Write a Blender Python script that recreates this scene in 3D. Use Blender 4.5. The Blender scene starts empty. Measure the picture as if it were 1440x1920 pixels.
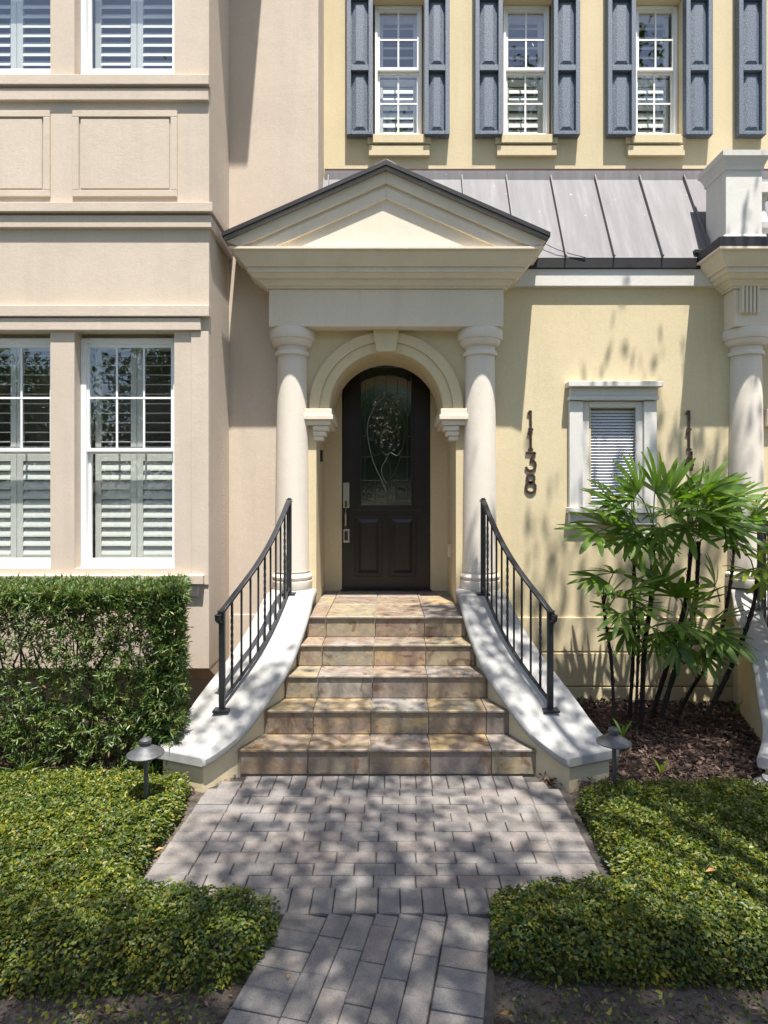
import bpy, math, random
import numpy as np
from mathutils import Vector, Matrix, Quaternion

random.seed(7); RNG = np.random.default_rng(7)
SC = bpy.context.scene
COL = SC.collection

# ------------------------------------------------------------------ camera, sky, sun, exposure
# world axes: x to the right along the house fronts, y into the houses, z up; paving at the steps is z = 0
FOC, VPX, VPY, CAMZ = 1148.0, 724.0, 925.0, 1.836       # measured for a 1440 x 1920 picture
cam = bpy.data.cameras.new('camera'); cam_ob = bpy.data.objects.new('camera', cam); COL.objects.link(cam_ob)
cam.sensor_fit = 'HORIZONTAL'; cam.sensor_width = 36.0; cam.lens = 36.0 * FOC / 1440.0
cam.shift_x = (720 - VPX) / 1440.0; cam.shift_y = (VPY - 960) / 1440.0
cam.clip_start = 0.05; cam.clip_end = 500
cam_ob.location = (0, 0, CAMZ); cam_ob.rotation_euler = (math.radians(90), 0, 0)
SC.camera = cam_ob

TO_SUN = Vector((0.27, -1.0, 3.2)).normalized()
world = bpy.data.worlds.new('World'); SC.world = world; world.use_nodes = True
wn = world.node_tree.nodes; wl = world.node_tree.links
bg = wn['Background']
sky = wn.new('ShaderNodeTexSky'); sky.sky_type = 'NISHITA'; sky.sun_disc = False
sky.sun_elevation = math.asin(TO_SUN.z); sky.sun_rotation = math.atan2(TO_SUN.x, TO_SUN.y)
sky.air_density = 1.0; sky.dust_density = 1.5; sky.ozone_density = 1.0
wl.new(sky.outputs[0], bg.inputs[0]); bg.inputs[1].default_value = 0.115
sun = bpy.data.lights.new('sun', 'SUN'); sun.energy = 5.0; sun.angle = math.radians(0.53); sun.color = (1.0, 0.962, 0.90)
sun_ob = bpy.data.objects.new('sun', sun); COL.objects.link(sun_ob)
sun_ob.location = (3, -8, 14); sun_ob.rotation_euler = (-TO_SUN).to_track_quat('-Z', 'Y').to_euler()
SC.view_settings.view_transform = 'Standard'; SC.view_settings.look = 'None'
SC.view_settings.exposure = 1.14; SC.view_settings.gamma = 1.0; SC.view_settings.use_curve_mapping = False

# ------------------------------------------------------------------ helpers
def PX(px, y): return (px - VPX) * y / FOC                # picture column -> x of a point that stands at depth y
def PZ(py, y): return CAMZ - (py - VPY) * y / FOC
def at(px, py, y): return Vector((PX(px, y), y, PZ(py, y)))
def gy(py, z=0.0): return (CAMZ - z) * FOC / (py - VPY)    # picture row -> depth of a ground point of height z

ROOT = {}
def _parent(o, p):
    if p is None: return
    o.parent = p
    l = ROOT.get(p.name)
    o.matrix_parent_inverse = Matrix.Translation(-l) if l is not None else Matrix.Identity(4)
def root(name, loc, label, cat, group=None):
    o = bpy.data.objects.new(name, None); COL.objects.link(o); o.location = loc
    o.empty_display_size = 0.2
    o['label'] = label; o['category'] = cat
    if group: o['group'] = group
    ROOT[o.name] = Vector(loc); return o
def tag(o, label, cat, group=None, kind=None):
    if label: o['label'] = label
    if cat: o['category'] = cat
    if group: o['group'] = group
    if kind: o['kind'] = kind
    return o

class MB:
    def __init__(s): s.v = []; s.f = []
    def add(s, vs, fs):
        n = len(s.v); s.v += [tuple(p) for p in vs]; s.f += [tuple(i + n for i in f) for f in fs]; return s
    def box(s, x0, x1, y0, y1, z0, z1):
        return s.add([(x0,y0,z0),(x1,y0,z0),(x1,y1,z0),(x0,y1,z0),(x0,y0,z1),(x1,y0,z1),(x1,y1,z1),(x0,y1,z1)],
                     [(0,3,2,1),(4,5,6,7),(0,1,5,4),(1,2,6,5),(2,3,7,6),(3,0,4,7)])
    def quad(s, a, b, c, d): return s.add([a,b,c,d], [(0,1,2,3)])
    def prism_xz(s, poly, y0, y1):                       # poly counter-clockwise seen from -y
        n = len(poly)
        vs = [(x,y0,z) for x,z in poly] + [(x,y1,z) for x,z in poly]
        fs = [tuple(range(n)), tuple(range(2*n-1, n-1, -1))] + [(i, i+n, (i+1)%n+n, (i+1)%n) for i in range(n)]
        return s.add(vs, fs)
    def prism_xy(s, poly, z0, z1):
        n = len(poly)
        vs = [(x,y,z0) for x,y in poly] + [(x,y,z1) for x,y in poly]
        fs = [tuple(range(n-1,-1,-1)), tuple(range(n,2*n))] + [(i, (i+1)%n, (i+1)%n+n, i+n) for i in range(n)]
        return s.add(vs, fs)
    def prism_yz(s, poly, x0, x1):
        n = len(poly)
        vs = [(x0,y,z) for y,z in poly] + [(x1,y,z) for y,z in poly]
        fs = [tuple(range(n-1,-1,-1)), tuple(range(n,2*n))] + [(i, (i+1)%n, (i+1)%n+n, i+n) for i in range(n)]
        return s.add(vs, fs)
    def rings(s, rs, cap=True, closed=True):              # loft equal-length vertex rings
        n = len(rs[0]); base = len(s.v)
        for r in rs: s.v += [tuple(p) for p in r]
        for k in range(len(rs)-1):
            for i in range(n if closed else n-1):
                j = (i+1) % n
                s.f.append((base+k*n+i, base+k*n+j, base+(k+1)*n+j, base+(k+1)*n+i))
        if cap:
            s.f.append(tuple(base+i for i in range(n-1,-1,-1)))
            s.f.append(tuple(base+(len(rs)-1)*n+i for i in range(n)))
        return s
    def lathe(s, prof, c, n=32):
        rs = []
        for r, z in prof:
            rs.append([(c[0]+r*math.cos(2*math.pi*i/n), c[1]+r*math.sin(2*math.pi*i/n), c[2]+z) for i in range(n)])
        return s.rings(rs)
    def tube(s, pts, r, n=8, sq=None):                    # sq: (w,h) rectangular section kept upright
        pts = [Vector(p) for p in pts]; rs = []
        for i, p in enumerate(pts):
            t = (pts[min(i+1,len(pts)-1)] - pts[max(i-1,0)]).normalized()
            up = Vector((0,0,1)) if abs(t.z) < 0.95 else Vector((0,1,0))
            a = t.cross(up).normalized(); b = a.cross(t).normalized()
            rr = r[i] if isinstance(r, (list,tuple)) else r
            if sq:
                w, h = sq[0]/2, sq[1]/2
                rs.append([p+a*x*w+b*y*h for x,y in ((-1,-1),(-1,1),(1,1),(1,-1))])
            else:
                rs.append([p+a*math.cos(-2*math.pi*k/n)*rr+b*math.sin(-2*math.pi*k/n)*rr for k in range(n)])
        return s.rings(rs)
    def mesh(s, name, m):
        me = bpy.data.meshes.new(name); me.from_pydata(s.v, [], s.f); me.update()
        if m: me.materials.append(m)
        return me
    def build(s, name, m, parent=None, smooth=False, bevel=0.0, seg=2):
        me = s.mesh(name, m)
        o = bpy.data.objects.new(name, me); COL.objects.link(o); _parent(o, parent)
        if smooth:
            me.polygons.foreach_set('use_smooth', [True]*len(me.polygons))
            try: me.set_sharp_from_angle(angle=math.radians(38))
            except Exception: pass
        if bevel:
            b = o.modifiers.new('bevel', 'BEVEL'); b.width = bevel; b.segments = seg; b.limit_method = 'ANGLE'; b.angle_limit = math.radians(40)
            b.harden_normals = False
        return o

def inst(name, me, loc, parent, rz=0.0, scale=(1,1,1), rot=None):
    o = bpy.data.objects.new(name, me); COL.objects.link(o); _parent(o, parent)
    o.location = loc; o.scale = scale
    o.rotation_euler = rot if rot else (0,0,rz)
    return o

def wall_holes(x0, x1, z0, z1, y, thick, holes, mb=None):
    """a wall facing -y with rectangular openings and their reveals"""
    mb = mb or MB()
    xs = sorted({x0,x1} | {v for h in holes for v in h[:2] if x0 < v < x1}); zs = sorted({z0,z1} | {v for h in holes for v in h[2:4] if z0 < v < z1})
    def inhole(cx, cz): return any(h[0] < cx < h[1] and h[2] < cz < h[3] for h in holes)
    for i in range(len(xs)-1):
        for j in range(len(zs)-1):
            a,b,c,d = xs[i],xs[i+1],zs[j],zs[j+1]
            if inhole((a+b)/2,(c+d)/2): continue
            mb.quad((a,y,c),(b,y,c),(b,y,d),(a,y,d)); mb.quad((b,y+thick,c),(a,y+thick,c),(a,y+thick,d),(b,y+thick,d))
    for h in holes:
        a,b,c,d = h[:4]; e = y+thick
        mb.quad((a,y,c),(a,y,d),(a,e,d),(a,e,c)); mb.quad((b,y,d),(b,y,c),(b,e,c),(b,e,d))
        mb.quad((a,y,d),(b,y,d),(b,e,d),(a,e,d)); mb.quad((b,y,c),(a,y,c),(a,e,c),(b,e,c))
    e = y+thick
    mb.quad((x0,e,z0),(x0,y,z0),(x0,y,z1),(x0,e,z1)); mb.quad((x1,y,z0),(x1,e,z0),(x1,e,z1),(x1,y,z1))
    mb.quad((x0,y,z1),(x1,y,z1),(x1,e,z1),(x0,e,z1)); mb.quad((x0,e,z0),(x1,e,z0),(x1,y,z0),(x0,y,z0))
    return mb

# ------------------------------------------------------------------ materials
def newmat(name):
    m = bpy.data.materials.new(name); m.use_nodes = True
    nt = m.node_tree; b = nt.nodes['Principled BSDF']
    return m, nt, b
def N(nt, t, **kw):
    n = nt.nodes.new(t)
    for k, v in kw.items(): setattr(n, k, v)
    return n
def pos(nt): return N(nt, 'ShaderNodeNewGeometry').outputs['Position']
def noise(nt, vec, scale, detail=4, rough=0.55, dist=0.0):
    n = N(nt, 'ShaderNodeTexNoise'); n.inputs['Scale'].default_value = scale; n.inputs['Detail'].default_value = detail
    n.inputs['Roughness'].default_value = rough; n.inputs['Distortion'].default_value = dist
    nt.links.new(vec, n.inputs['Vector']); return n.outputs['Fac']
def ramp(nt, fac, stops):
    r = N(nt, 'ShaderNodeValToRGB'); e = r.color_ramp.elements
    while len(e) < len(stops): e.new(0.5)
    for i, (p, c) in enumerate(stops): e[i].position = p; e[i].color = (*c, 1) if len(c) == 3 else c
    nt.links.new(fac, r.inputs[0]); return r.outputs[0]
def mixc(nt, fac, a, b, mode='MIX'):
    m = N(nt, 'ShaderNodeMix', data_type='RGBA', blend_type=mode)
    for sock, v in ((m.inputs[0], fac), (m.inputs[6], a), (m.inputs[7], b)):
        if isinstance(v, (int,float)): sock.default_value = v
        elif isinstance(v, tuple): sock.default_value = (*v, 1)
        else: nt.links.new(v, sock)
    return m.outputs[2]
def bump(nt, b, h, strength, dist=0.01, prev=None):
    n = N(nt, 'ShaderNodeBump'); n.inputs['Strength'].default_value = strength; n.inputs['Distance'].default_value = dist
    nt.links.new(h, n.inputs['Height'])
    if prev is not None: nt.links.new(prev, n.inputs['Normal'])
    nt.links.new(n.outputs[0], b.inputs['Normal']); return n.outputs[0]
def scaled(nt, vec, s):
    m = N(nt, 'ShaderNodeMapping'); m.inputs['Scale'].default_value = s; nt.links.new(vec, m.inputs[0]); return m.outputs[0]
def sc3(c, k): return tuple(min(1, v*k) for v in c)

def stucco(name, c, grain=55, bs=0.35, mott=0.09, rough=0.88):
    m, nt, b = newmat(name); p = pos(nt)
    f1 = noise(nt, p, 1.3, 5, 0.6); f2 = noise(nt, p, grain, 4, 0.6)
    f3 = noise(nt, scaled(nt, p, (5,5,0.45)), 1.6, 4, 0.6)
    c1 = ramp(nt, f1, [(0.3, sc3(c, 1-mott)), (0.7, sc3(c, 1+mott*0.6))])
    c2 = mixc(nt, ramp(nt, f3, [(0.50,(0,0,0)),(0.78,(0.45,0.45,0.45))]), c1, sc3(c, 0.74))
    c3 = mixc(nt, 0.35, c2, ramp(nt, f2, [(0.3, sc3(c,0.86)), (0.7, sc3(c,1.08))]))
    vo = N(nt, 'ShaderNodeTexVoronoi', feature='DISTANCE_TO_EDGE'); vo.inputs['Scale'].default_value = 0.9
    wv = N(nt, 'ShaderNodeVectorMath', operation='MULTIPLY_ADD'); nv_ = N(nt, 'ShaderNodeTexNoise'); nv_.inputs['Scale'].default_value = 3.5; nv_.inputs['Detail'].default_value = 6
    nt.links.new(p, nv_.inputs['Vector']); nt.links.new(nv_.outputs['Color'], wv.inputs[0]); wv.inputs[1].default_value = (0.5,0.5,0.5); nt.links.new(p, wv.inputs[2]); nt.links.new(wv.outputs[0], vo.inputs['Vector'])
    gate = ramp(nt, noise(nt, p, 0.8, 3), [(0.60,(0,0,0)),(0.66,(1,1,1))])
    crack = mixc(nt, 1.0, ramp(nt, vo.outputs['Distance'], [(0.0,(0.16,0.16,0.16)),(0.003,(0,0,0))]), gate, 'MULTIPLY')
    c3 = mixc(nt, crack, c3, sc3(c, 0.55))
    grime = ramp(nt, noise(nt, p, 4.5, 7, 0.72), [(0.58,(0,0,0)),(0.78,(0.16,0.16,0.16))])
    c3 = mixc(nt, grime, c3, sc3(c, 0.68))
    nt.links.new(c3, b.inputs['Base Color']); b.inputs['Roughness'].default_value = rough
    b.inputs['Specular IOR Level'].default_value = 0.25
    n1 = bump(nt, b, noise(nt, p, grain*3.2, 3, 0.6), bs, 0.004)
    n2 = bump(nt, b, noise(nt, p, 9, 4, 0.6), 0.15, 0.012, n1)
    bump(nt, b, noise(nt, scaled(nt, p, (1,1,2.2)), 24, 3, 0.6), bs*0.3, 0.006, n2)
    return m
def plain(name, c, rough=0.5, metal=0.0, var=0.08, scale=6, bs=0.0, bscale=80, spec=0.5):
    m, nt, b = newmat(name); p = pos(nt)
    f = noise(nt, p, scale, 5, 0.6)
    nt.links.new(ramp(nt, f, [(0.3, sc3(c,1-var)), (0.7, sc3(c,1+var))]), b.inputs['Base Color'])
    b.inputs['Roughness'].default_value = rough; b.inputs['Metallic'].default_value = metal; b.inputs['Specular IOR Level'].default_value = spec
    if bs: bump(nt, b, noise(nt, p, bscale, 3, 0.6), bs, 0.004)
    return m

M = {}
M['tan'] = stucco('tan_stucco', (0.55, 0.462, 0.372), 45)
M['tanrough'] = stucco('rough_tan_stucco', (0.55, 0.462, 0.372), 30, 1.0)
M['yellow'] = stucco('yellow_stucco', (0.61, 0.51, 0.325), 45)
M['cream'] = stucco('cream_cast_stone', (0.70, 0.615, 0.495), 80, 0.15, 0.08)
M['column'] = stucco('pale_cast_stone', (0.69, 0.62, 0.53), 80, 0.15, 0.09)
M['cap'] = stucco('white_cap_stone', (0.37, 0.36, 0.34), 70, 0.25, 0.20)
M['white'] = plain('white_paint', (0.78, 0.78, 0.77), 0.42, 0, 0.03)
M['whitestone'] = stucco('white_painted_trim', (0.64, 0.61, 0.565), 80, 0.15, 0.08)
M['louver'] = plain('louver_paint', (0.60, 0.61, 0.57), 0.45, 0, 0.04)
M['blind'] = plain('blind_paint', (0.62, 0.62, 0.64), 0.4, 0, 0.04)
M['dark_metal'] = plain('dark_bronze_metal', (0.014, 0.011, 0.011), 0.5, 0.0, 0.2, 9)
M['iron'] = plain('black_iron', (0.020, 0.021, 0.024), 0.42, 0.0, 0.2, 30, 0.15, 160)
M['bronze'] = plain('bronze_numerals', (0.085, 0.055, 0.04), 0.4, 0.5, 0.2, 30)
M['lampmetal'] = plain('weathered_lamp_metal', (0.10, 0.102, 0.105), 0.5, 0.5, 0.25, 40, 0.1, 120)
M['nickel'] = plain('satin_nickel', (0.50, 0.46, 0.40), 0.32, 1.0, 0.06, 20)
M['door'] = plain('espresso_door', (0.017, 0.010, 0.007), 0.32, 0, 0.25, 12)
M['came'] = plain('lead_came', (0.09, 0.09, 0.09), 0.35, 0.8, 0.2, 30)
M['bright_came'] = plain('bevelled_glass_edge', (0.42, 0.48, 0.46), 0.12, 0.6, 0.15, 30)
M['room'] = plain('dim_room', (0.22, 0.20, 0.18), 0.9)
M['hall'] = plain('dim_hall', (0.10, 0.13, 0.12), 0.8)
M['grout'] = plain('grout', (0.27, 0.235, 0.185), 0.9, 0, 0.15)
M['sand'] = plain('joint_sand', (0.05, 0.043, 0.037), 0.95, 0, 0.3, 20, 0.4, 200)
M['copper_edge'] = plain('reddish_flashing', (0.085, 0.04, 0.04), 0.4, 0.3, 0.2)

def mk_roof():
    m, nt, b = newmat('standing_seam_metal'); p = pos(nt)
    st = noise(nt, scaled(nt, p, (9,1.2,1.2)), 1.5, 4, 0.6); sp = noise(nt, p, 28, 2, 0.5)
    c = ramp(nt, st, [(0.3,(0.165,0.158,0.160)),(0.55,(0.195,0.188,0.190)),(0.8,(0.25,0.246,0.246))])
    c = mixc(nt, ramp(nt, sp, [(0.74,(0,0,0)),(0.78,(1,1,1))]), c, (0.38,0.38,0.38))
    oi = N(nt, 'ShaderNodeObjectInfo')
    c = mixc(nt, 1.0, c, ramp(nt, oi.outputs['Random'], [(0,(0.9,0.9,0.9)),(1,(1.05,1.05,1.05))]), 'MULTIPLY')
    nt.links.new(c, b.inputs['Base Color']); b.inputs['Roughness'].default_value = 0.68; b.inputs['Metallic'].default_value = 0.0; b.inputs['Specular IOR Level'].default_value = 0.22
    bump(nt, b, noise(nt, p, 3, 3), 0.08, 0.02); return m
M['roof'] = mk_roof()
def mk_shutter():
    m, nt, b = newmat('slate_blue_shutter'); p = pos(nt)
    f = noise(nt, p, 110, 3, 0.7)
    nt.links.new(ramp(nt, f, [(0.35,(0.06,0.08,0.11)),(0.52,(0.105,0.132,0.175)),(0.68,(0.27,0.31,0.37))]), b.inputs['Base Color'])
    b.inputs['Roughness'].default_value = 0.6; bump(nt, b, f, 0.8, 0.006); return m
M['shutter'] = mk_shutter()
def mk_slate():
    m, nt, b = newmat('multicolour_slate'); p = pos(nt); oi = N(nt, 'ShaderNodeObjectInfo').outputs['Random']
    add = N(nt, 'ShaderNodeVectorMath', operation='MULTIPLY_ADD'); cmb = N(nt, 'ShaderNodeCombineXYZ')
    for i in range(3): nt.links.new(oi, cmb.inputs[i])
    nt.links.new(cmb.outputs[0], add.inputs[0]); add.inputs[1].default_value = (37,53,71); nt.links.new(p, add.inputs[2])
    v = add.outputs[0]
    base = ramp(nt, oi, [(0.0,(0.40,0.285,0.14)),(0.14,(0.225,0.21,0.16)),(0.28,(0.30,0.205,0.155)),(0.42,(0.25,0.24,0.215)),(0.56,(0.20,0.128,0.092)),(0.70,(0.35,0.275,0.17)),(0.85,(0.19,0.18,0.155)),(1.0,(0.30,0.235,0.20))])
    alt = ramp(nt, oi, [(0.0,(0.24,0.225,0.19)),(0.25,(0.42,0.295,0.135)),(0.5,(0.31,0.285,0.245)),(0.75,(0.235,0.155,0.115)),(1.0,(0.26,0.245,0.235))])
    f = noise(nt, v, 4.2, 6, 0.66, 1.8); g = noise(nt, v, 16, 5, 0.65, 0.8); k = noise(nt, v, 3.2, 3, 0.5, 3.0)
    c = mixc(nt, ramp(nt, f, [(0.42,(0,0,0)),(0.60,(1,1,1))]), base, alt)
    c = mixc(nt, ramp(nt, k, [(0.60,(0,0,0)),(0.64,(0.7,0.7,0.7))]), c, (0.16,0.085,0.045))
    c = mixc(nt, 0.6, c, ramp(nt, g, [(0.25,(0.35,0.35,0.35)),(0.75,(1.25,1.25,1.25))]), 'MULTIPLY')
    nt.links.new(c, b.inputs['Base Color']); b.inputs['Roughness'].default_value = 0.5
    n1 = bump(nt, b, g, 0.25, 0.01); bump(nt, b, f, 0.3, 0.02, n1); return m
M['slate'] = mk_slate()
def mk_paver():
    m, nt, b = newmat('concrete_paver'); p = pos(nt); oi = N(nt, 'ShaderNodeObjectInfo').outputs['Random']
    base = ramp(nt, oi, [(0,(0.198,0.174,0.155)),(0.2,(0.165,0.154,0.146)),(0.4,(0.212,0.186,0.164)),(0.6,(0.180,0.168,0.158)),(0.8,(0.192,0.162,0.143)),(1,(0.158,0.15,0.146))])
    f = noise(nt, p, 9, 5, 0.65); g = noise(nt, p, 130, 3, 0.7)
    c = mixc(nt, 0.6, base, ramp(nt, f, [(0.25,(0.6,0.6,0.6)),(0.75,(1.35,1.33,1.3))]), 'MULTIPLY')
    c = mixc(nt, 0.6, c, ramp(nt, g, [(0.3,(0.6,0.6,0.6)),(0.7,(1.35,1.35,1.35))]), 'MULTIPLY')
    nt.links.new(c, b.inputs['Base Color']); b.inputs['Roughness'].default_value = 0.85
    n1 = bump(nt, b, g, 0.5, 0.004); bump(nt, b, f, 0.25, 0.01, n1); return m
M['paver'] = mk_paver()
def mk_soil(name, a, c, d):
    m, nt, b = newmat(name); p = pos(nt); f = noise(nt, p, 26, 6, 0.7); g = noise(nt, p, 2.2, 4, 0.6)
    col = mixc(nt, ramp(nt, g, [(0.4,(0,0,0)),(0.65,(1,1,1))]), ramp(nt, f, [(0.3,a),(0.6,c)]), ramp(nt, f, [(0.3,c),(0.7,d)]))
    nt.links.new(col, b.inputs['Base Color']); b.inputs['Roughness'].default_value = 0.95; bump(nt, b, f, 0.9, 0.03); return m
M['soil'] = mk_soil('sandy_soil', (0.035,0.026,0.02), (0.10,0.078,0.06), (0.17,0.14,0.11))
M['lawn'] = mk_soil('lawn_grass', (0.03,0.05,0.015), (0.05,0.085,0.02), (0.08,0.12,0.03))
M['asphalt'] = plain('asphalt', (0.05,0.05,0.052), 0.9, 0, 0.2, 30, 0.3, 200)
M['concrete'] = plain('concrete', (0.32,0.31,0.29), 0.9, 0, 0.12, 8, 0.2, 150)
def islands(name, stops, rough=0.6, trans=0.0, tcol=None, spec=0.4, patch=None):
    m, nt, b = newmat(name)
    g = N(nt, 'ShaderNodeNewGeometry'); c = ramp(nt, g.outputs['Random Per Island'], stops)
    if patch:
        f = noise(nt, g.outputs['Position'], patch[0], 3, 0.6)
        c = mixc(nt, 1.0, c, ramp(nt, f, [(0.35, patch[1]), (0.65, patch[2])]), 'MULTIPLY')
    nt.links.new(c, b.inputs['Base Color']); b.inputs['Roughness'].default_value = rough; b.inputs['Specular IOR Level'].default_value = spec
    if trans:
        t = N(nt, 'ShaderNodeBsdfTranslucent'); mx = N(nt, 'ShaderNodeMixShader'); mx.inputs[0].default_value = trans
        nt.links.new(mixc(nt, 1.0, c, tcol or (1.5,1.6,0.5), 'MULTIPLY'), t.inputs[0])
        nt.links.new(b.outputs[0], mx.inputs[1]); nt.links.new(t.outputs[0], mx.inputs[2])
        nt.links.new(mx.outputs[0], nt.nodes['Material Output'].inputs[0])
    return m
M['mulch'] = islands('bark_mulch', [(0,(0.03,0.019,0.014)),(0.5,(0.075,0.045,0.032)),(0.8,(0.14,0.085,0.06)),(1,(0.24,0.165,0.125))], 0.9)
M['cover'] = islands('jasmine_leaves', [(0,(0.024,0.056,0.016)),(0.4,(0.060,0.100,0.018)),(0.75,(0.135,0.165,0.020)),(0.96,(0.23,0.225,0.028)),(1,(0.19,0.11,0.03))], 0.45, 0.34, None, 0.5, (1.7,(0.8,0.85,0.85),(1.35,1.2,0.9)))  # yellow sunlit patches put into the leaf colour by noise and upper stops
M['hedge'] = islands('podocarpus_leaves', [(0,(0.045,0.085,0.024)),(0.5,(0.085,0.14,0.035)),(0.85,(0.14,0.19,0.045)),(0.965,(0.24,0.25,0.08)),(0.97,(0.20,0.12,0.05)),(1,(0.22,0.13,0.06))], 0.42, 0.25, None, 0.5)
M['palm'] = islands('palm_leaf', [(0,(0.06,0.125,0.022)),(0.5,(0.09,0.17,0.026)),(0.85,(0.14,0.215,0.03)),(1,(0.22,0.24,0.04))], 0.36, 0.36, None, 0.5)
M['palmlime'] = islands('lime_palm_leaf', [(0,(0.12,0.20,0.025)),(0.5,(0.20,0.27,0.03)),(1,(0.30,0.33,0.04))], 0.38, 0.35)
M['tree'] = islands('tree_leaf', [(0,(0.03,0.055,0.014)),(0.6,(0.06,0.10,0.022)),(1,(0.10,0.14,0.03))], 0.45, 0.2)
M['dryleaf'] = islands('dry_leaf', [(0,(0.30,0.13,0.04)),(1,(0.42,0.24,0.09))], 0.7)
M['bark'] = plain('bark', (0.07,0.055,0.042), 0.95, 0, 0.35, 18, 0.8, 60)
M['palmstem'] = plain('palm_fibre_stem', (0.030,0.021,0.016), 0.95, 0, 0.45, 60, 0.9, 150)
M['twig'] = plain('twig', (0.10,0.08,0.06), 0.9, 0, 0.3, 20)
def mk_glass(name, tint, ior, wob=0.0, wsc=1.5, gl=0.0):
    m, nt, b = newmat(name); nt.nodes.remove(b)
    tr = N(nt, 'ShaderNodeBsdfTransparent'); tr.inputs[0].default_value = (*tint, 1)
    gs = N(nt, 'ShaderNodeBsdfGlossy'); gs.inputs['Roughness'].default_value = gl; gs.inputs['Color'].default_value = (0.95,0.97,1,1)
    fr = N(nt, 'ShaderNodeFresnel'); fr.inputs[0].default_value = ior
    mx = N(nt, 'ShaderNodeMixShader'); ge = N(nt, 'ShaderNodeNewGeometry'); mm = N(nt, 'ShaderNodeMath', operation='MULTIPLY'); inv = N(nt, 'ShaderNodeMath', operation='SUBTRACT'); inv.inputs[0].default_value = 1.0
    nt.links.new(ge.outputs['Backfacing'], inv.inputs[1]); nt.links.new(fr.outputs[0], mm.inputs[0]); nt.links.new(inv.outputs[0], mm.inputs[1])   # each pane reflects once, where light enters it
    nt.links.new(mm.outputs[0], mx.inputs[0]); nt.links.new(tr.outputs[0], mx.inputs[1]); nt.links.new(gs.outputs[0], mx.inputs[2])
    nt.links.new(mx.outputs[0], nt.nodes['Material Output'].inputs[0])
    if wob:
        bn = N(nt, 'ShaderNodeBump'); bn.inputs['Strength'].default_value = wob; bn.inputs['Distance'].default_value = 0.02
        nt.links.new(noise(nt, pos(nt), wsc, 3), bn.inputs['Height']); nt.links.new(bn.outputs[0], gs.inputs['Normal']); nt.links.new(bn.outputs[0], fr.inputs['Normal'])
    return m
M['glass'] = mk_glass('window_glass', (0.97,0.98,0.975), 2.2, 0.03, 2.5)
M['doorglass'] = mk_glass('textured_door_glass', (0.55,0.70,0.63), 2.9, 0.05, 26, 0.0)

M['facet'] = mk_glass('bevelled_glass', (0.45,0.58,0.5), 2.9)
# ------------------------------------------------------------------ setting: ground, lawn and road behind the camera
YW = 5.54            # front wall plane of the houses
YU = 6.0             # upper wall plane of the yellow house
g = MB(); xs = [-60,-12,-4,-2,-1,0,1,2,3,4,6,12,60]; ys = [-60,-20,-6,0,1,2,2.6,3.2,3.8,4.4,5.0,5.6,7,20,60]
def ground_z(x, y):
    z = -0.03
    if y > 3.8: z -= 0.0 if x < 0.8 else min(1,(y-3.8)/1.5)*0.05
    return z
vs = [(x,y,ground_z(x,y)) for y in ys for x in xs]; n = len(xs)
fs = [(j*n+i, j*n+i+1, (j+1)*n+i+1, (j+1)*n+i) for j in range(len(ys)-1) for i in range(n-1)]
tag(g.add(vs, fs).build('ground', M['soil']), 'sandy brown soil around the planting beds', None, kind='structure')
tag(MB().box(-50,50,-16,0.9,-0.05,-0.02).build('lawn', M['lawn']), 'mown verge in front of the houses', None, kind='structure')
tag(MB().box(-50,50,-2.4,-0.9,-0.04,0.0).build('pavement', M['concrete'], bevel=0.01), 'pale concrete pavement along the street', None, kind='structure')
tag(MB().box(-50,50,-12,-4.2,-0.15,-0.012).build('road', M['asphalt']), 'asphalt street in front of the houses', None, kind='structure')

# ------------------------------------------------------------------ walkway of pavers
walk = MB()
walk.prism_xy([(-1.16,2.68),(1.08,2.68),(1.12,3.79),(0.97,3.99),(-0.96,3.99),(-1.12,3.83)], -0.06, -0.012)
walk.prism_xy([(-0.66,1.7),(0.30,1.7),(0.47,2.68),(-0.45,2.68)], -0.061, -0.0125)
walk = tag(walk.build('walkway', M['sand']), 'paved entrance walk of grey tan brick pavers leading to the steps', None, kind='structure')
def paver_mesh(w, d):
    b = 0.004; h = 0.055; r = MB()
    ring = lambda i, z: [(-w/2+i,-d/2+i,z),(w/2-i,-d/2+i,z),(w/2-i,d/2-i,z),(-w/2+i,d/2-i,z)]
    return r.rings([ring(0,-h), ring(0,-b), ring(b,0)]).mesh('paver', M['paver'])
PAV = {}
def paver(cx, cy, w, d, rz=0.0):
    key = (round(w,3), round(d,3))
    if key not in PAV: PAV[key] = paver_mesh(*key)
    o = inst('paver', PAV[key], (cx,cy,random.uniform(-0.0025,0.002)), walk, rz + random.uniform(-0.008,0.008))
    o.rotation_euler[0] = random.uniform(-0.008,0.008); o.rotation_euler[1] = random.uniform(-0.008,0.008)
J = 0.005
SKEW = lambda y: -0.05*(3.9-y)                            # the platform runs slightly off square
def row(y0, y1, xa, xb, mod, off):
    cy = (y0+y1)/2; s = SKEW(cy); x = xa + off - (mod if off > 0 else 0)
    while x < xb - 1e-4:
        a, b = max(x, xa), min(x+mod, xb)
        if b - a > 0.025: paver((a+b)/2 + s, cy, b-a-J, y1-y0-J, random.uniform(-0.004,0.004))
        x += mod
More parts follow.
